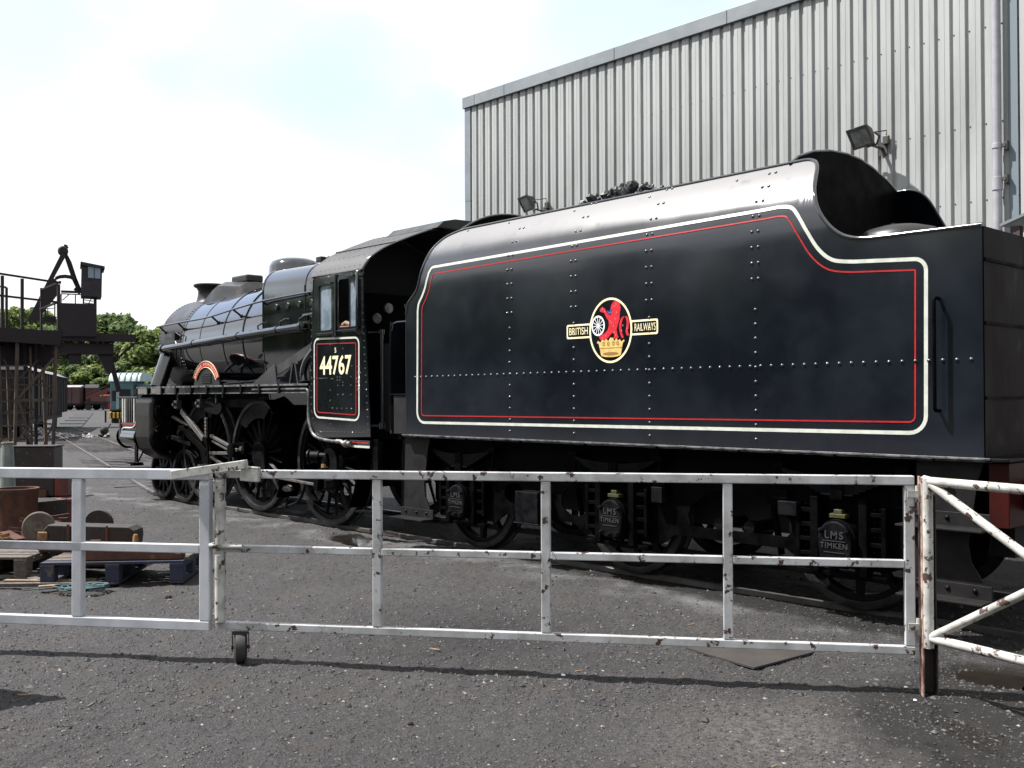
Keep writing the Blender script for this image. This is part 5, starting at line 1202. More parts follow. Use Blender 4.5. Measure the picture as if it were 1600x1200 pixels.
def LocD(x, D, rot=0):
    p = at(x, 621, D=D); return Loc((p.x, p.y, 0), rot)
LP = Loc(at(62,916,Z=0), 5)
pallet(LP, 'blue painted pallet carrying a long brown casting', M['bluewood'], M['greywood'])
LQ = Loc(at(-150,905,Z=0), -2)
pallet(LQ, 'grey unpainted pallet at the left edge beside the blue one', M['greywood'], M['greywood'], 1.25, 1.1)
def prof_thing(nm, label, cat, L_, poly, b0, b1, mt, bev=.01, group=None):
    # side outline (a,z) pulled back from b0 to b1
    t_ = MB().prism(poly, lambda a,z,d: L_(a,b0+d,z), b1-b0).build(nm, mt, None, bevel=bev)
    return tag(t_, label, cat, group)
c1 = prof_thing('casting', 'long low brown iron casting lying on the front of the blue pallet', 'casting', LP,
     [(.28,.226),(1.32,.226),(1.32,.29),(1.24,.295),(1.23,.345),(1.05,.365),(.75,.372),(.42,.355),(.36,.35),(.34,.30),(.28,.295)], .05, .24, M['rust'])
for a in (.34, .38): MB().cyl(LP(a,.12,.35), LP(a,.12,.41), .018, n=10).build('stud', M['ochre'], c1)
L2 = LocD(60, 10.4)
c2 = prof_thing('casting', 'dark heavy beam casting with a chamfered left end across the two pallets', 'casting', L2,
     [(.0,.226),(.98,.226),(1.0,.40),(.99,.45),(.93,.485),(.10,.51),(.02,.43)], .0, .24, M['darkrust'])
L2.box(MB(), .0,.10,-.02,-.002,.25,.44).build('end_flange', M['ochre'], c2, bevel=.01)
L2.box(MB(), .30,.325,-.02,-.002,.28,.515).build('rib', M['rust'], c2); L2.box(MB(), .70,.72,-.02,-.002,.28,.50).build('rib', M['rust'], c2)
L2.box(MB(), .62,.95,-.2,-.022,.3,.335).build('ledge', M['rust'], c2); L2.box(MB(), .62,.72,-.22,-.17,.335,.38).build('lug', M['rust'], c2)
def rod(label, x, D, z0, z1, r_=.028):
    L_ = LocD(x, D); o = MB().lathe([(r_,z0),(r_,z1-.03),(r_*.7,z1),(.0001,z1+.004)], L_(0,0,0), (0,0,1), 14).build('iron_pin', M['ochre'], None, smooth=40)
    tag(o, label, 'pin', 'rusty yellow pins on the pallet')
rod('taller rusty yellow pin beside the end of the beam casting', 212, 10.25, .226, .43); rod('shorter rusty yellow pin at the right end of the scrap', 223, 10.1, .226, .37)
L3 = LocD(61, 10.85)
o = MB().lathe([(.155,-.03),(.165,-.02),(.165,.02),(.155,.03),(.06,.032),(.05,.05),(.03,.05),(.0001,.03)], L3(0,0,.43), L3.b*-1+L3.a*.35, 40).build('grinding_disc', M['stonewheel'], None, smooth=40)
tag(o, 'pale grey-brown round disc leaning behind the beam casting', 'disc', 'round discs in the scrap')
L4 = LocD(155, 11.0)
o = MB().lathe([(.150,-.025),(.155,0),(.150,.025),(.0001,.025)], L4(0,0,.445), L4.b*-1, 40).build('iron_disc', M['darkrust'], None, smooth=40); tag(o, 'black round iron disc standing behind the beam casting', 'disc', 'round discs in the scrap')
tag(L4.box(MB(), -.55,.3,-.15,.25,.0,.285).build('iron_block', M['rust'], None, bevel=.01), 'rusty iron block behind the beam casting carrying the black disc', 'block')
tag(L3.box(MB(), -.5,.22,-.12,.2,.0,.262).build('iron_block', M['darkrust'], None, bevel=.01), 'dark iron block under the pale round disc', 'block')
# red cylinder, tub, tank, cone pipe, bar
LR = Loc(at(104,826,Z=0))
o = MB().lathe([(.115,.0),(.115,.37),(.145,.38),(.145,.42),(.08,.425),(.08,.3)], LR(0,0,0), (0,0,1), 28).build('flanged_pipe', M['redrust'], None, smooth=40); tag(o, 'dull red flanged iron cylinder standing on end in the scrap', 'pipe')
LB = LocD(-40, 13.3, 4)
o = MB().prism([(-.2,.08),(1.1,.18),(1.1,.455),(.5,.40),(.45,.36),(-.2,.34)], lambda a,z,d: LB(a,.2+d,z), .05).build('iron_plate_bar', M['darkrust'], None, bevel=.004); tag(o, 'long dark iron plate with a bright top edge behind the grey disc', 'plate')
for k, (a, b_, z, l_, rot) in enumerate(((.35,.12,.19,.5,12),(.55,.05,.21,.4,-8),(.75,.0,.20,.45,5),(.45,.15,.14,.6,-3),(.9,.1,.22,.3,20),(.2,.0,.12,.55,8))):
    p = LB(a,b_,z); d = LB.a*math.cos(R(rot))+Vector((0,0,1))*math.sin(R(rot))*.4
    o = MB().bar(p, p+d*l_, .035, .035).build('rusty_bar', M['ochre'] if k % 2 else M['rust'], None, bevel=.004)
    tag(o, ('dark rusty bar rising behind the pale disc','orange bar tilting down behind the pale disc','dark short bar nearest the red flanged cylinder','long orange bar lying low behind the pallets','dark bar stub against the red flanged cylinder','orange bar end at the left edge of the scrap')[k], 'iron bar', 'jumbled rusty bars')
LT = LocD(26, 13.2)
o = MB().lathe([(.25,.0),(.26,.54),(.275,.57),(.275,.61),(.24,.61),(.23,.1)], LT(0,0,.03), (0,0,1), 36).build('iron_tub', M['rust'], None, smooth=40); tag(o, 'round rusty open iron tub in front of the dark tank', 'tub')
LK = Loc(at(18,776,Z=0))
tk = thing('scrap_tank', 'dark rusty tank with a flaking side and a red-brown end, by the tower foot', 'tank', LK.o)
LK.box(MB(), 0,.77,0,.4,.0,.91).build('tank_side', M['darkrust'], tk, bevel=.02)
LK.box(MB(), -.02,.79,-.02,.42,.912,.935).build('tank_rim', M['darkrust'], tk, bevel=.008)
LK.box(MB(), .771,1.02,.02,.35,.0,.38).build('tank_end', M['redrust'], tk, bevel=.015)
LK.box(MB(), .1,.66,-.06,-.004,.0,.12).build('skid', M['rust'], tk)
LC = LocD(12, 17.4)
o = MB().lathe([(.165,.0),(.165,.04),(.14,.05),(.09,1.0),(.10,1.01),(.10,1.035),(.085,1.03),(.08,.9)], LC(0,0,.02), (0,0,1), 28).build('galvanised_cone', M['galv'], None, smooth=40); tag(o, 'tall pale grey-green tapered pipe standing before the dark tank', 'pipe')
# timber bits, rope, plate
for k, (x, y, l_, rot, w) in enumerate(((-20,918,.9,3,.07),(5,912,.7,-4,.06),(42,908,.42,-38,.09),(60,922,.3,25,.06),(-40,906,.8,6,.05),(75,912,.45,10,.045))):
    L_ = Loc(at(x,y,Z=.0), rot); o = L_.box(MB(), 0,l_,0,w,.0,.035).build('scrap_timber', M['greywood'] if k % 2 == 0 else M['splinter'], None, bevel=.003)
    tag(o, ('long grey batten on the ground before the left pallet','short pale batten below the left pallet','thick grey stick jutting out between the two pallets','pale chip of wood beside the rope','grey board end under the left pallet','thin pale stick reaching from the blue pallet corner')[k], 'timber', 'broken timber by the pallets')
LRp = Loc(at(132,922,Z=0)); pts = []
for k in range(150):
    a = k*.42; r_ = .17+.05*math.sin(k*.71); pts.append(LRp(math.cos(a)*r_*1.1+.05*math.sin(k*.13), math.sin(a)*r_*.75, .015+.03*abs(math.sin(k*.37))))
pts += [LRp(-.22-.06*k, .03*math.sin(k*2), .015+.01*math.sin(k)) for k in range(7)]
tag(MB().tube(pts, .0065, 5).build('rope_coil', M['rope'], None, smooth=60), 'tangle of thin blue-green rope on the ground before the blue pallet', 'rope')
pc = [at(*q, Z=0) for q in ((1072,1012),(1165,1000),(1272,1018),(1178,1043))]
m = MB(); m.v = [(p.x,p.y,-.012) for p in pc] + [(p.x,p.y,.0) for p in pc]; m.f = [(0,1,2,3),(7,6,5,4),(0,4,5,1),(1,5,6,2),(2,6,7,3),(3,7,4,0)]
tag(m.build('steel_sheet', M['sheet'], None), 'flat brownish steel sheet lying on the ground beyond the gate', 'plate')
# larger bits near the camera
BITS = ['dark clinker lump alone in the near ground left of centre','pale splinter seen between the left uprights of the middle gate','large pale wood splinter under the bottom rail near the second upright','pale splinter inside the gate left of the third upright','long pale splinter beside the shadow at the lower left','grey curved splinter just right of the lower left shadow','white stone at the foot of the gate post','dark clinker lump in front of the blue pallet','flat grey splinter beside the clinker lump at the blue pallet','pale splinter below the gate shadow in the middle','pale splinter at the bottom edge right of the middle','pale splinter on the upper edge of the gate shadow','pale splinter right of the castor wheel','pale splinter between the left gate leaf and the castor wheel','white stone above the gate shadow under the second bay','white stone close to the steel sheet']
ck = at(676,1105,Z=0)
for i, (x, y, sz, mt, nm) in enumerate(((640,1128,.022,'darkrust','clinker'),(430,955,.018,'splinter','splinter'),(680,1016,.05,'splinter','splinter'),(1080,974,.03,'splinter','splinter'),(40,1085,.045,'splinter','splinter'),(142,1098,.035,'greywood','splinter'),(1430,1092,.012,'white','stone'),(262,930,.04,'darkrust','clinker'),(266,940,.03,'greywood','splinter'),(740,1090,.02,'splinter','splinter'),(1210,1190,.02,'splinter','splinter'),(905,1045,.03,'splinter','splinter'),(560,1035,.03,'splinter','splinter'),(330,960,.035,'splinter','splinter'),(880,1052,.016,'white','stone'),(1170,1036,.014,'white','stone'))):
    p = at(x,y,Z=0); p.z = float(ground_h(np.array(p.x), np.array(p.y)))+.006
    a = random.uniform(0,PI); d = Vector((math.cos(a), math.sin(a), random.uniform(-.05,.15)))
    m = MB()
    if nm == 'splinter': m.bar(p-d*sz, p+d*sz*.9, sz*.32, sz*.14); nmm = 'wood_splinter'; lb_ = 'small splinter of wood on the black ash ground'
    else:
        m.lathe([(sz*.5,-sz*.2),(sz,.0),(sz*.8,sz*.45),(.0001,sz*.6)], p, (.1,.1,1), 7); nmm = 'clinker' if nm == 'clinker' else 'pale_stone'; lb_ = 'dark lump of clinker on the ash ground' if nm == 'clinker' else 'small white stone lying on the ash ground'
    lb_ = BITS[i]
    tag(m.build(nmm, M[mt], None), lb_, {'wood_splinter':'splinter','clinker':'clinker','pale_stone':'stone'}[nmm], {'wood_splinter':'wood splinters on the ground','clinker':'clinker lumps on the ground','pale_stone':'white stones on the ground'}[nmm])
# timber sleepers lying by the tender's wheels
# ================================================================== WATER TOWER STAGE (left, near)
LW = Loc(at(45,735,Z=0), 25.5)
sc_ = 63.0*1.11
tw = thing('access_tower', 'rusty steel access tower with railings and a ladder behind the scrap', 'tower', LW.o)
def TP(x, y, b_=0): return LW((x-45)/sc_, b_, 1.82+(621-y)/63.0)
def tb(x0, y0, x1, y1, w=.06, b0=0, b1=None, nm='brace', mt='ladder'):
    b1 = b0 if b1 is None else b1
    return MB().bar(TP(x0,y0,b0), TP(x1,y1,b1), w, w).build(nm, M[mt], tw)
for x, xb, bb in ((88,83,0),(27,22,0),(66,75,1.2),(8,16,1.2)): MB().bar(TP(x,520,bb), LW((xb-45)/sc_,bb,-.05), .07, .07, (1,0,0)).build('leg', M['ladder'], tw)
for x, xb in ((55,57),(37,45)): MB().bar(TP(x,520,.7), LW((xb-45)/sc_,.7,-.05), .07, .07, (1,0,0)).build('leg', M['crane'], tw)
tb(85,558,28,622); tb(28,622,60,735); tb(55,655,26,690); tb(30,560,84,610,.04,1.2); tb(20,625,86,625,.07); tb(5,645,55,640,.05,1.2); tb(4,550,60,550,.05,1.2)
MB().bar(TP(-30,521), TP(96,527), .30, .34).build('platform_beam', M['crane'], tw); MB().bar(TP(-30,521,1.3), TP(94,527,1.3), .2, .5).build('platform_beam', M['crane'], tw)
LW.box(MB(), -1.2,.8,0,1.35,3.45,3.52).build('platform', M['crane'], tw)
LW.box(MB(), -1.2,.55,.9,1.3,2.65,3.15).build('platform_girder', M['crane'], tw)
for x, b_ in ((3,0),(34,0),(92,0),(8,1.2),(65,1.0)): MB().bar(TP(x,519,b_), TP(x,430+ (x*.11) if b_==0 else 441,b_), .065 if b_==0 else .05, .065, (1,0,0)).build('railing_post', M['crane'], tw)
tb(-30,424,96,438,.05,0,None,'railing','crane'); tb(-30,459,92,469,.05,0,None,'railing','crane'); tb(-30,437,8,441,.045,1.2,None,'railing','crane'); tb(65,444,95,436,.045,1.0,0,'railing','crane'); tb(63,476,88,470,.045,1.0,0,'railing','crane')
for y in (571,590,609,627,646,666,686): tb(0,y,48,y-1,.035,.3,None,'rung')
tb(-2,540,2,700,.05,.3,None,'ladder_stile'); tb(47,540,50,700,.05,.3,None,'ladder_stile')
# ================================================================== COALING CRANE (left, farther)
LX = Loc(at(100,668,Z=0), 23.9); LX.o.z = 0; sx_ = 26.3*1.094; sz_ = 26.3
cr_ = thing('coaling_crane', 'dark coaling crane with an A-frame mast, a hut and a bunker', 'crane', LX.o)
def XP(x, y, b_=0): return LX((x-100)/sx_, b_, 1.82+(621-y)/sz_)
def xb(x0, y0, x1, y1, w=.3, b0=0, b1=None, nm='brace', d=None):
    b1 = b0 if b1 is None else b1
    return MB().bar(XP(x0,y0,b0), XP(x1,y1,b1), d or w, w, LX.b if False else (0,0,1)).build(nm, M['crane'], cr_)
def xpoly(pts, b0, b1, nm, mt='crane', par=None): 
    f0 = [( (x-100)/sx_, 1.82+(621-y)/sz_) for x, y in pts]
    return MB().prism(f0, lambda a,z,d: LX(a,b0+d,z), b1-b0).build(nm, M[mt], par or cr_)
xpoly([(96,389),(103,393),(83,431),(89,436),(89,457),(56,500),(42,500)], 0, .4, 'mast_leg')
xpoly([(100,393),(105,390),(112,403),(120,427),(128,446),(121,448),(113,431),(105,408)], .5, .9, 'mast_leg')
xpoly([(84,434),(86,428),(93,425),(102,424),(112,425),(119,428),(117,434),(110,430),(102,429),(93,430)], .2, .5, 'mast_tie')
MB().lathe([(.22,-.25),(.3,-.1),(.3,.3),(.2,.45)], XP(98,386,.3), LX.b, 16).bar(XP(99,387,.3), XP(103,376,.3), .2, .2).bar(XP(101,377,.3), XP(106,381,.3), .12, .12).build('mast_head', M['crane'], cr_)
hut = xpoly([(128,410),(161,414),(160,460),(127,459)], -.6, 1.4, 'hut', 'hut')
xpoly([(126,405),(165,411),(165,415),(126,410)], -.8, 1.6, 'hut_roof', 'hut', hut)
xpoly([(138,412),(158,414),(158,431),(138,430)], -.65, -.62, 'hut_window', 'hutglass', hut)
xpoly([(147.5,412),(148.5,412),(148.5,431),(147.5,431)], -.68, -.655, 'window_bar', 'hut', hut)
xb(118,444,127,452,.3,.4); xb(95,452,128,452,.14); xb(95,455.5,128,456,.06); xb(97,466,108,456,.05); xb(118,456,118,472,.05); xb(95,456,95,472,.06); xb(131,460,131,472,.07); xb(145,460,138,472,.05); xb(150,460,150,475,.14)
xb(131,464,147,466,.05); xb(131,469,147,470,.05)
xpoly([(92,472),(152,472),(152,524),(92,524)], -.8, 2.2, 'bunker')
xpoly([(-40,516),(217,519),(217,531),(-40,531)], -.5, -.1, 'upper_girder'); xpoly([(-40,535),(180,534),(180,551),(-40,551)], .0, 1.6, 'lower_girder')
for x in (108, 128, 148, 170): xpoly([(x-6,531),(x+6,531),(x+3,535),(x-3,535)], .1, 1.4, 'bearing')
xpoly([(58,520),(92,520),(92,540),(58,540)], -.4, 2, 'gear_case')
xpoly([(108,551),(128,551),(128,567),(108,567)], .2, 1.0, 'counterweight')
xpoly([(154,551),(181,540),(180,575),(175,583),(167,577)], .2, 1.4, 'knee_plate')
xb(215,533,182,562,.12,-.3,.2,'stay'); xb(176,560,190,612,.28,.4,.4,'stay'); 
for x in (60, 20): xb(x,551,x,668,.35,.6,None,'leg')
xb(60,554,112,560,.05,.3); xb(62,558,110,552,.05,.3); xb(66,575,80,552,.08,.3)
xpoly([(67,492),(87,492),(87,500),(67,500)], .2, 1.0, 'landing'); xb(70,474,70,492,.06,.3,None,'railing'); xb(85,470,85,492,.06,.3,None,'railing'); xb(70,474,85,471,.06,.3,None,'railing'); xb(74,478,74,492,.04,.3,None,'railing'); xb(70,480,85,478,.04,.3,None,'railing')
# ================================================================== ROLLING STOCK AND OTHER THINGS FAR LEFT
class Axis(Loc):
    def __init__(s, p, q): s.o = Vector(p); s.a = (Vector(q)-Vector(p)).normalized(); s.b = Vector((-s.a.y, s.a.x, 0)); s.L = (Vector(q)-Vector(p)).length
def van(p, q, label, mb_, mr_, zb=.95, ze=3.0, zr=3.42, wid=2.6, npan=8, cat='goods van', group=None, flip=1, wheels=True):
    A = Axis(p, q)
    if (CAM-A.o).dot(A.b) > 0: A.b = -A.b
    t_ = thing('goods_van', label, cat, A.o + A.a*A.L/2, group)
    for k in range(npan):
        a0 = A.L*k/npan; A.box(MB(), a0+.02, a0+A.L/npan-.02, .0, .06, zb, ze).build('side_panel', M[mb_], t_)
    A.box(MB(), .0, A.L, .061, wid, zb, ze-.02).build('body', M[mb_], t_)
    for k in range(npan+1): 
        a0 = min(A.L*k/npan, A.L-.05); A.box(MB(), a0-.03 if k else a0, a0+.04, -.05, -.002, zb, ze).build('side_post', M['dark'], t_)
    sec = [(-.1,ze),(wid*.12,ze+(zr-ze)*.55),(wid*.3,zr-.06),(wid*.5,zr),(wid*.7,zr-.06),(wid*.88,ze+(zr-ze)*.55),(wid+.1,ze)]
    MB().prism(sec, lambda b_,z,d: A(-.08+d,b_,z), A.L+.16).build('roof', M[mr_], t_, smooth=30)
    A.box(MB(), .0, A.L, .25, wid-.25, .62, zb-.002).build('underframe', M['dark'], t_)
    if wheels:
        for a0 in (.16, .84):
            for b_ in (.5, wid-.5):
                MB().lathe([(.45,-.06),(.48,-.06),(.48,.06),(.3,.05),(.0001,.05)], A(A.L*a0,b_,.48), A.b, 24).build('wheel', M['frame'], t_, smooth=40)
    return t_
V1 = at(104,667,Z=0); V0 = at(36,691,Z=0); vd = (V0-V1).normalized()
van(V1, V1+vd*10.2, 'dark boarded van with a pale roof, farther of the two behind the tower', 'van', 'vanroof', group='dark vans behind the tower')
van(V1+vd*10.8, V1+vd*21, 'dark boarded van with a pale roof, nearer of the two behind the tower', 'van', 'vanroof', group='dark vans behind the tower')
co = van(at(60,688,Z=0)+Vector((-2.5,-2.2,0)), at(-160,700,Z=0)+Vector((-2.5,-2.2,0)), 'maroon carriage with pale windows behind the tower ladder', 'maroon', 'vanroof', cat='carriage', npan=9, flip=1)
ca = Axis(at(60,688,Z=0)+Vector((-2.5,-2.2,0)), at(-160,700,Z=0)+Vector((-2.5,-2.2,0)))
if (CAM-ca.o).dot(ca.b) > 0: ca.b = -ca.b
for k in range(7):
    a0 = .35+ca.L*k/7; ca.box(MB(), a0, a0+.45, -.08, -.052, 1.75, 2.55).build('window', M['tealroof'], co)
E1 = at(98,641,Z=0)
van(E1, E1+rr3*2.4+ff3*.3, 'faded pink-brown van far beyond the pit', 'pink', 'vanroof', npan=2, zr=3.6, ze=3.3)
van(E1+rr3*2.6+ff3*1.5, E1+rr3*4.2+ff3*2.0, 'deep red van next to the pink-brown one', 'maroon', 'dark', npan=2, ze=3.2, zr=3.7)
LG = Loc(at(134,641,Z=0))
rc = thing('crane_wagon', 'red rail crane with a sloping jib far beyond the pit', 'crane wagon', LG.o)
LG.box(MB(), -.2,3.2,0,2.2,.9,1.25).build('chassis', M['dark'], rc); LG.box(MB(), .6,2.9,.2,2,1.25,2.0).build('machinery', M['cranered'], rc)
MB().bar(LG(-.3,1,1.7), LG(2.9,1,3.0), .35, .45).build('jib', M['cranered'], rc); MB().bar(LG(-.2,.7,2.3), LG(2.6,.7,3.4), .12, .12).build('jib_stay', M['pink'], rc)
for a in (.3, 2.6): MB().lathe([(.5,-.08),(.5,.08),(.0001,.08)], LG(a,.2,.5), LG.b, 20).build('wheel', M['dark'], rc)
o = Loc(at(167,640,Z=0)); tag(o.box(MB(), -.5,.5,0,.8,.0,2.2).build('red_cabinet', M['lionred'], None, bevel=.1), 'small bright red cabinet between the crane wagon and the blue diesel', 'cabinet')
# blue diesel
LD = Loc(at(172,661,Z=0)); k_ = 21.3
ds = thing('diesel_shunter', 'pale blue-green diesel shunter beyond the front of the steam locomotive', 'diesel locomotive', LD(1.6,2,0))
def db(x0, x1, y0, y1, b0, b1, nm, mt, par=ds, bev=.03): return LD.box(MB(), (x0-172)/k_, (x1-172)/k_, b0, b1, max(0,(661-y1)/k_), (661-y0)/k_).build(nm, M[mt], par, bevel=bev)
cabd = db(172,206,598,640,0,2.4,'cab','teal')
db(210,248,603,640,.3,2.1,'hood','teal')
def droof(x0, x1, b0, b1, nm, zt, zb_, mt):
    sec = [(b0,zb_),(b0+.15,zb_+(zt-zb_)*.6),(b0+.5,zt),(b1-.5,zt),(b1-.15,zb_+(zt-zb_)*.6),(b1,zb_)]
    return MB().prism(sec, lambda b_,z,d: LD((x0-172)/k_+d,b_,z), (x1-x0)/k_).build(nm, M[mt], ds, smooth=40)
droof(170,217,-.1,2.5,'cab_roof',3.55,2.95,'tealroof')
for x in (184,193,202,211): droof(x,x+1.5,-.13,2.53,'roof_rib',3.6,2.97,'teal')
db(175,184,612,628,-.03,-.005,'cab_window','dark',cabd); db(187,203,610,626,-.03,-.005,'cab_window','dark',cabd)
db(171.2,172,606,622,.3,1.1,'end_window','dark',cabd)
db(172,248,640,643,-.1,2.5,'footplate','dark'); db(173,178,643,661,.1,2.3,'step_frame','dark')
bb_ = db(171,195,645,654,-.12,-.05,'buffer_beam','yellow')
for x in (174,180,186,192): db(x,x+3,645,654,-.14,-.125,'warning_stripe','dark',bb_)
db(197,248,644,656,.5,2.0,'frame','dark')
for x in (188,214,238): MB().lathe([(.55,-.08),(.55,.08),(.0001,.08)], LD((x-172)/k_,.2,.55), LD.b, 24).build('wheel', M['dark'], ds, smooth=40)
db(182,186,605,640,-.09,-.05,'handrail_panel','tealroof',cabd,.01)
LE = Loc(at(220,660,Z=0)); 
wt = thing('covered_wagon', 'wagon under a brown tarpaulin behind the blue diesel', 'wagon', LE(1.5,5,0))
LE.box(MB(), -.2,3.5,4,6.4,.9,2.6).build('body', M['maroon'], wt); MB().prism([(3.8,2.6),(4.0,3.3),(4.7,3.75),(5.8,3.75),(6.4,3.3),(6.6,2.6)], lambda b_,z,d: LE(-.3+d,b_,z), 4.0).build('tarpaulin', M['brownroof'], wt, bevel=.08)
for a in (.4,1.3,2.2,3.1): LE.box(MB(), a,a+.06,3.9,3.99,.9,3.2).build('stanchion', M['dark'], wt)
LE.box(MB(), -.2,3.5,4.2,6.2,.3,.89).build('underframe', M['dark'], wt)
# point lever, buffer-stop post, signal disc
LL = Loc(at(163,683,Z=0))
pl = thing('point_lever', 'point lever with a round black weight beside the track', 'lever', LL.o)
MB().lathe([(.0001,-.2),(.14,-.15),(.2,0),(.14,.15),(.0001,.2)], LL(0,0,.30), (0,0,1), 18).build('weight', M['dark'], pl, smooth=60)
LL.box(MB(), -.25,.22,-.1,.1,-.02,.12).build('base', M['darkrust'], pl); MB().bar(LL(.05,0,.2), LL(.3,0,.62), .05, .05).build('handle', M['steel'], pl)
LS = Loc(at(168,660,Z=0)); o = thing('track_post', 'short white-topped post beside the blue diesel', 'post', LS.o)
LS.box(MB(), -.25,.3,0,.15,.85,.95).build('crosspiece', M['cream'], o); LS.box(MB(), -.22,-.12,.02,.12,-.02,.85).build('upright', M['dark'], o)
# ballast heap, plank, pit
hp_ = at(-5,684,Z=0); g_ = np.random.default_rng(11); n_ = 900
xx = g_.normal(0,1.7,n_); yy = g_.normal(0,1.2,n_); zz = np.clip(.75*np.exp(-(xx/1.9)**2-(yy/1.4)**2)+.05*g_.random(n_),0.02,None)
m = MB()
for a, b_, z in zip(xx, yy, zz):
    s_ = random.uniform(.05,.14); p = hp_+rr3*a+ff3*b_+Vector((0,0,z))
    m.add([p+Vector(v)*s_ for v in ((1,0,0),(0,1,.2),(-1,.1,0),(0,-1,-.1),(.1,0,.9),(0,0,-.6))], [(0,1,4),(1,2,4),(2,3,4),(3,0,4),(1,0,5),(2,1,5),(3,2,5),(0,3,5)])
tag(m.build('ballast_heap', mat('pale_ballast', (.2,.2,.2), rough=.8, island=[(0,(.12,.115,.12)),(.6,(.24,.23,.235)),(1,(.42,.40,.40))]), None), 'low heap of pale ballast stones beside the maroon carriage', 'ballast', kind='stuff')
o = Loc(at(-8,692,Z=0)); tag(o.box(MB(), 0,.75,0,.2,.0,.16).build('yellow_plank', M['ochre'], None), 'yellow-brown baulk of timber in front of the ballast heap', 'timber')
pq = [at(x,y,Z=.03) for x, y in ((86,668),(118,647),(146,645),(126,668))]
m = MB(); m.v = [tuple(p) for p in pq]; m.f = [(0,1,2,3)]
tag(m.build('ash_pit_shade_sheet', M['dark'], None), kind='structure')  # flat black sheet above the ground, painting the shade of the sunken pit
for y in (653,657,662): 
    a_ = at(86+(668-y)*1.55,y,Z=.06); c_ = at(126+(668-y)*.9,y,Z=.06)
    tag(MB().bar(a_, c_, .28, .08).build('pit_crossbeam', M['steel'], None), {653:'farthest of the three pale beams across the dark ash pit',657:'middle one of the three pale beams across the dark ash pit',662:'nearest of the three pale beams across the dark ash pit'}[y], 'beam', 'beams across the ash pit')
# loose things round the rails
for i, (x, y) in enumerate(((258,748),(275,756))):
    p = at(x,y,Z=0); tag(MB().bar(p+Vector((-.12,-.05,.03)), p+Vector((.12,.06,.05)), .09, .06).build('scrap_block', M['rust'], None, bevel=.01), ('farther','nearer')[i] + ' of two rusty blocks lying by the rail beside the front wheels', 'block', 'rusty blocks by the rail')

# ================================================================== TREES
def leafcloud(n, lobes, size, seed, flat=.8):
    gq = np.random.default_rng(seed); w = np.array([l[3]**2 for l in lobes]); w = w/w.sum()
    idx = gq.choice(len(lobes), n, p=w); L_ = np.array([[l[0],l[1],l[2]] for l in lobes])[idx]; rd = np.array([l[3] for l in lobes])[idx]
    d = gq.normal(size=(n,3)); d /= np.linalg.norm(d, axis=1)[:,None]
    rr = rd*(.55+.5*gq.random(n)**.6); P = L_ + d*rr[:,None]*np.array([1,1,flat]) + gq.normal(size=(n,3))*size*.5
    nrm = d + gq.normal(size=(n,3))*.7; nrm[:,2] += .3; nrm /= np.linalg.norm(nrm,axis=1)[:,None]
    t1 = np.cross(nrm, gq.normal(size=(n,3))); t1 /= np.linalg.norm(t1,axis=1)[:,None]; t2 = np.cross(nrm, t1)
    s_ = size*(.5+.9*gq.random(n))[:,None]
    V = np.stack([P-t1*s_-t2*s_*.45, P+t1*s_*.2-t2*s_*.8, P+t1*s_*1.1, P+t2*s_*.75], 1).reshape(-1,3)
    Fa = (np.arange(n)[:,None]*4+np.arange(4)[None])
    me = bpy.data.meshes.new('crown'); me.vertices.add(len(V)); me.vertices.foreach_set('co', V.astype(np.float32).ravel())
    me.loops.add(n*4); me.loops.foreach_set('vertex_index', Fa.astype(np.int32).ravel()); me.polygons.add(n); me.polygons.foreach_set('loop_start', np.arange(0,n*4,4,dtype=np.int32)); me.update(calc_edges=True); me.validate()
    return me
def tree_lobes(seed, H, Wd):
    q = random.Random(seed); ls = []
    for k in range(26):
        z = H*(.16+.78*q.random()); prof = math.sin(PI*min(1,(z/H*.92+.10)))**.7
        a = q.uniform(0,2*PI); r_ = Wd*prof*q.uniform(.35,.85); ls.append((r_*math.cos(a), r_*math.sin(a), z, q.uniform(.13,.24)*Wd+.6))
    ls.append((0,0,H*.9,Wd*.22)); return ls
crowns = []
for sd in range(4):
    cm_ = leafcloud(9000, tree_lobes(sd+3, 14, 5.2), .36, sd); cm_.materials.append(M['leaf'] if sd % 2 == 0 else M['leaf2']); crowns.append(cm_)
tm = MB().tube([(0,0,-.3),(.1,.05,3),(0,.2,6),(.2,.1,10),(.1,.1,12.5)], .28, 8)
for a in range(5):
    c_, s_ = math.cos(a*1.3), math.sin(a*1.3); tm.tube([(.05,.1,4+a),(c_*1.5,s_*1.5,6+a),(c_*3,s_*3,7.6+a)], .09, 6)
tmesh = tm.mesh('trunk', 50); tmesh.materials.append(M['bark'])
def tree(x, top, D, ci, label, wscale=1.0, grp='trees beyond the yard'):
    p = at(x, 621, D=D); H = 1.82+(621-top)*D/F; p.z = 0
    t_ = thing('broadleaf_tree', label, 'tree', p, grp); s_ = H/14.6
    for me_, nm in ((tmesh,'trunk'),(crowns[ci],'crown')):
        o = bpy.data.objects.new(nm, me_); COL.objects.link(o); o.parent = t_; o.scale = (s_*wscale, s_*wscale, s_); o.rotation_euler.z = (x*1.7) % 6.28
TL = ['dark green tree at the far left edge behind the tower','light green tree left of the tower railing','light green tree seen through the tower railing','dark tree behind the foot of the crane mast','dark tree hidden behind the crane bunker','light green tree behind the crane bunker','tall dark green tree right of the crane bunker','dark green tree above the blue diesel','light green rounded tree next to the smokebox','light green tree just behind the smokebox','dark tree hidden by the boiler','light green tree farthest right behind the boiler',
  'low dark green tree below the crane girder end','low light green tree behind the blue diesel','low light green tree under the crane between its legs','low dark tree over the pink-brown van','low light green tree behind the tarpaulin wagon','low light green tree behind the two dark vans','low dark tree behind the smokebox']
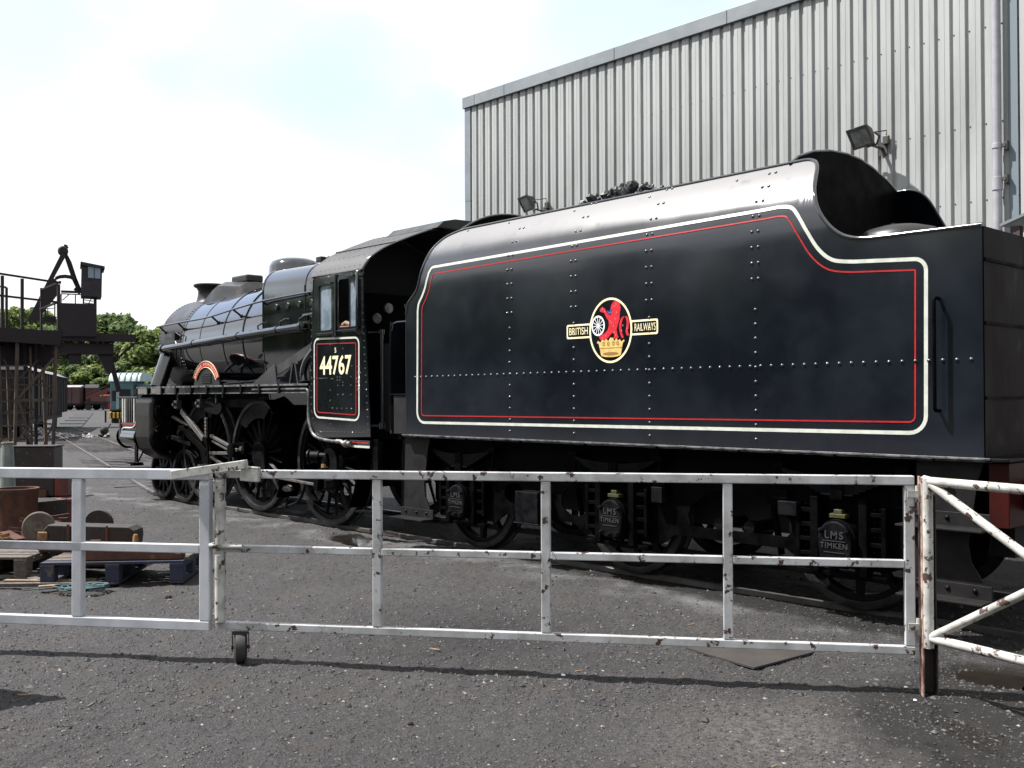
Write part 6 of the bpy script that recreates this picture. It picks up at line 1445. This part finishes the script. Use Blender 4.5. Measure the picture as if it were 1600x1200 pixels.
far_l, dark_l = 'light green broadleaf tree in the belt of trees beyond the yard', 'dark green broadleaf tree in the belt of trees beyond the yard'
for i, (x, top, D, ci, w) in enumerate(((-95,468,180,1,1.2),(-35,474,182,2,1.1),(18,472,180,0,.9),(58,482,185,3,1.2),(100,500,180,1,1.2),(140,492,182,2,1.2),(172,481,178,1,1),(205,503,176,3,1.2),(243,506,170,0,1.15),(285,515,175,2,1.1),(330,530,178,1,1.2),(400,540,182,0,1.4),
(190,560,168,1,1.6),(228,555,170,2,1.5),(150,565,172,0,1.6),(110,570,174,3,1.6),(262,560,165,0,1.5),(70,565,175,2,1.6),(300,565,168,3,1.5))):
    tree(x, top, D, ci, TL[i], w)
# wood on the far side of the yard, behind the camera: seen only as reflections in the paint
lb_ = []
q = random.Random(5)
for k in range(150):
    x = -75+k*.85+q.uniform(-1,1); h = 9.5+2.5*math.sin(k*.45)+q.uniform(-1.5,1.5)
    for z in (1.5, 4.5, h-2.0): lb_.append((x, -38+q.uniform(-3,3)-.0*k, min(z,h-1.5), q.uniform(1.6,2.6)))
wdm = leafcloud(30000, lb_, .75, 77); wdm.materials.append(M['leaf2'])
tag(link('far_woodland', wdm, None), 'belt of dark trees along the near side of the yard, mirrored in the black paint', 'woodland', kind='stuff')

# thin extra members of the tower lattice
for a in ((5,560,45,640),(60,560,20,600),(70,600,85,650),(24,600,84,602),(26,660,82,664),(83,665,60,720),(18,700,40,735)): tb(*a, .04, .5, None, 'thin_brace')

# jumbled scrap iron heaped behind the pallets
q = random.Random(21)
for k in range(28):
    D = q.uniform(10.9, 13.6); L_ = LocD(q.uniform(-60, 88) if D < 12.6 else q.uniform(-40, 66), D, q.uniform(-40, 40)); z = q.uniform(.02, .26); tl = q.uniform(-.35, .35); m = MB()
    kind = k % 4; a0 = L_(0,0,z); d = L_.a*math.cos(tl)+Vector((0,0,math.sin(tl))); ln = q.uniform(.18, .5)
    if kind == 0: m.bar(a0-d*ln/2, a0+d*ln/2, .05, .008).bar(a0-d*ln/2+Vector((0,0,.022)), a0+d*ln/2+Vector((0,0,.022)), .008, .05)
    elif kind == 1: m.cyl(a0-d*ln/2, a0+d*ln/2, q.uniform(.018,.05), n=10)
    elif kind == 2: m.lathe([(.0001,-.02),(.08,-.02),(.09,.02),(.04,.03),(.04,.06),(.0001,.06)], a0, (d+Vector((0,0,.8))).normalized(), 14)
    else: m.bar(a0-d*ln*.3, a0+d*ln*.3, q.uniform(.08,.16), q.uniform(.05,.12))
    nm_ = ('angle_iron','round_bar','flange','iron_chunk')[kind]; lb_ = ('rusty length of angle iron','rusty round bar','rusty flanged disc','rusty chunk of iron')[kind] + ' in the jumbled scrap heap behind the pallets'
    tag(m.build(nm_, M[('rust','ochre','redrust','darkrust','rust')[k % 5]], None, bevel=.003), lb_, nm_.replace('_',' '), 'scrap iron heaped behind the pallets: ' + nm_.replace('_',' '))
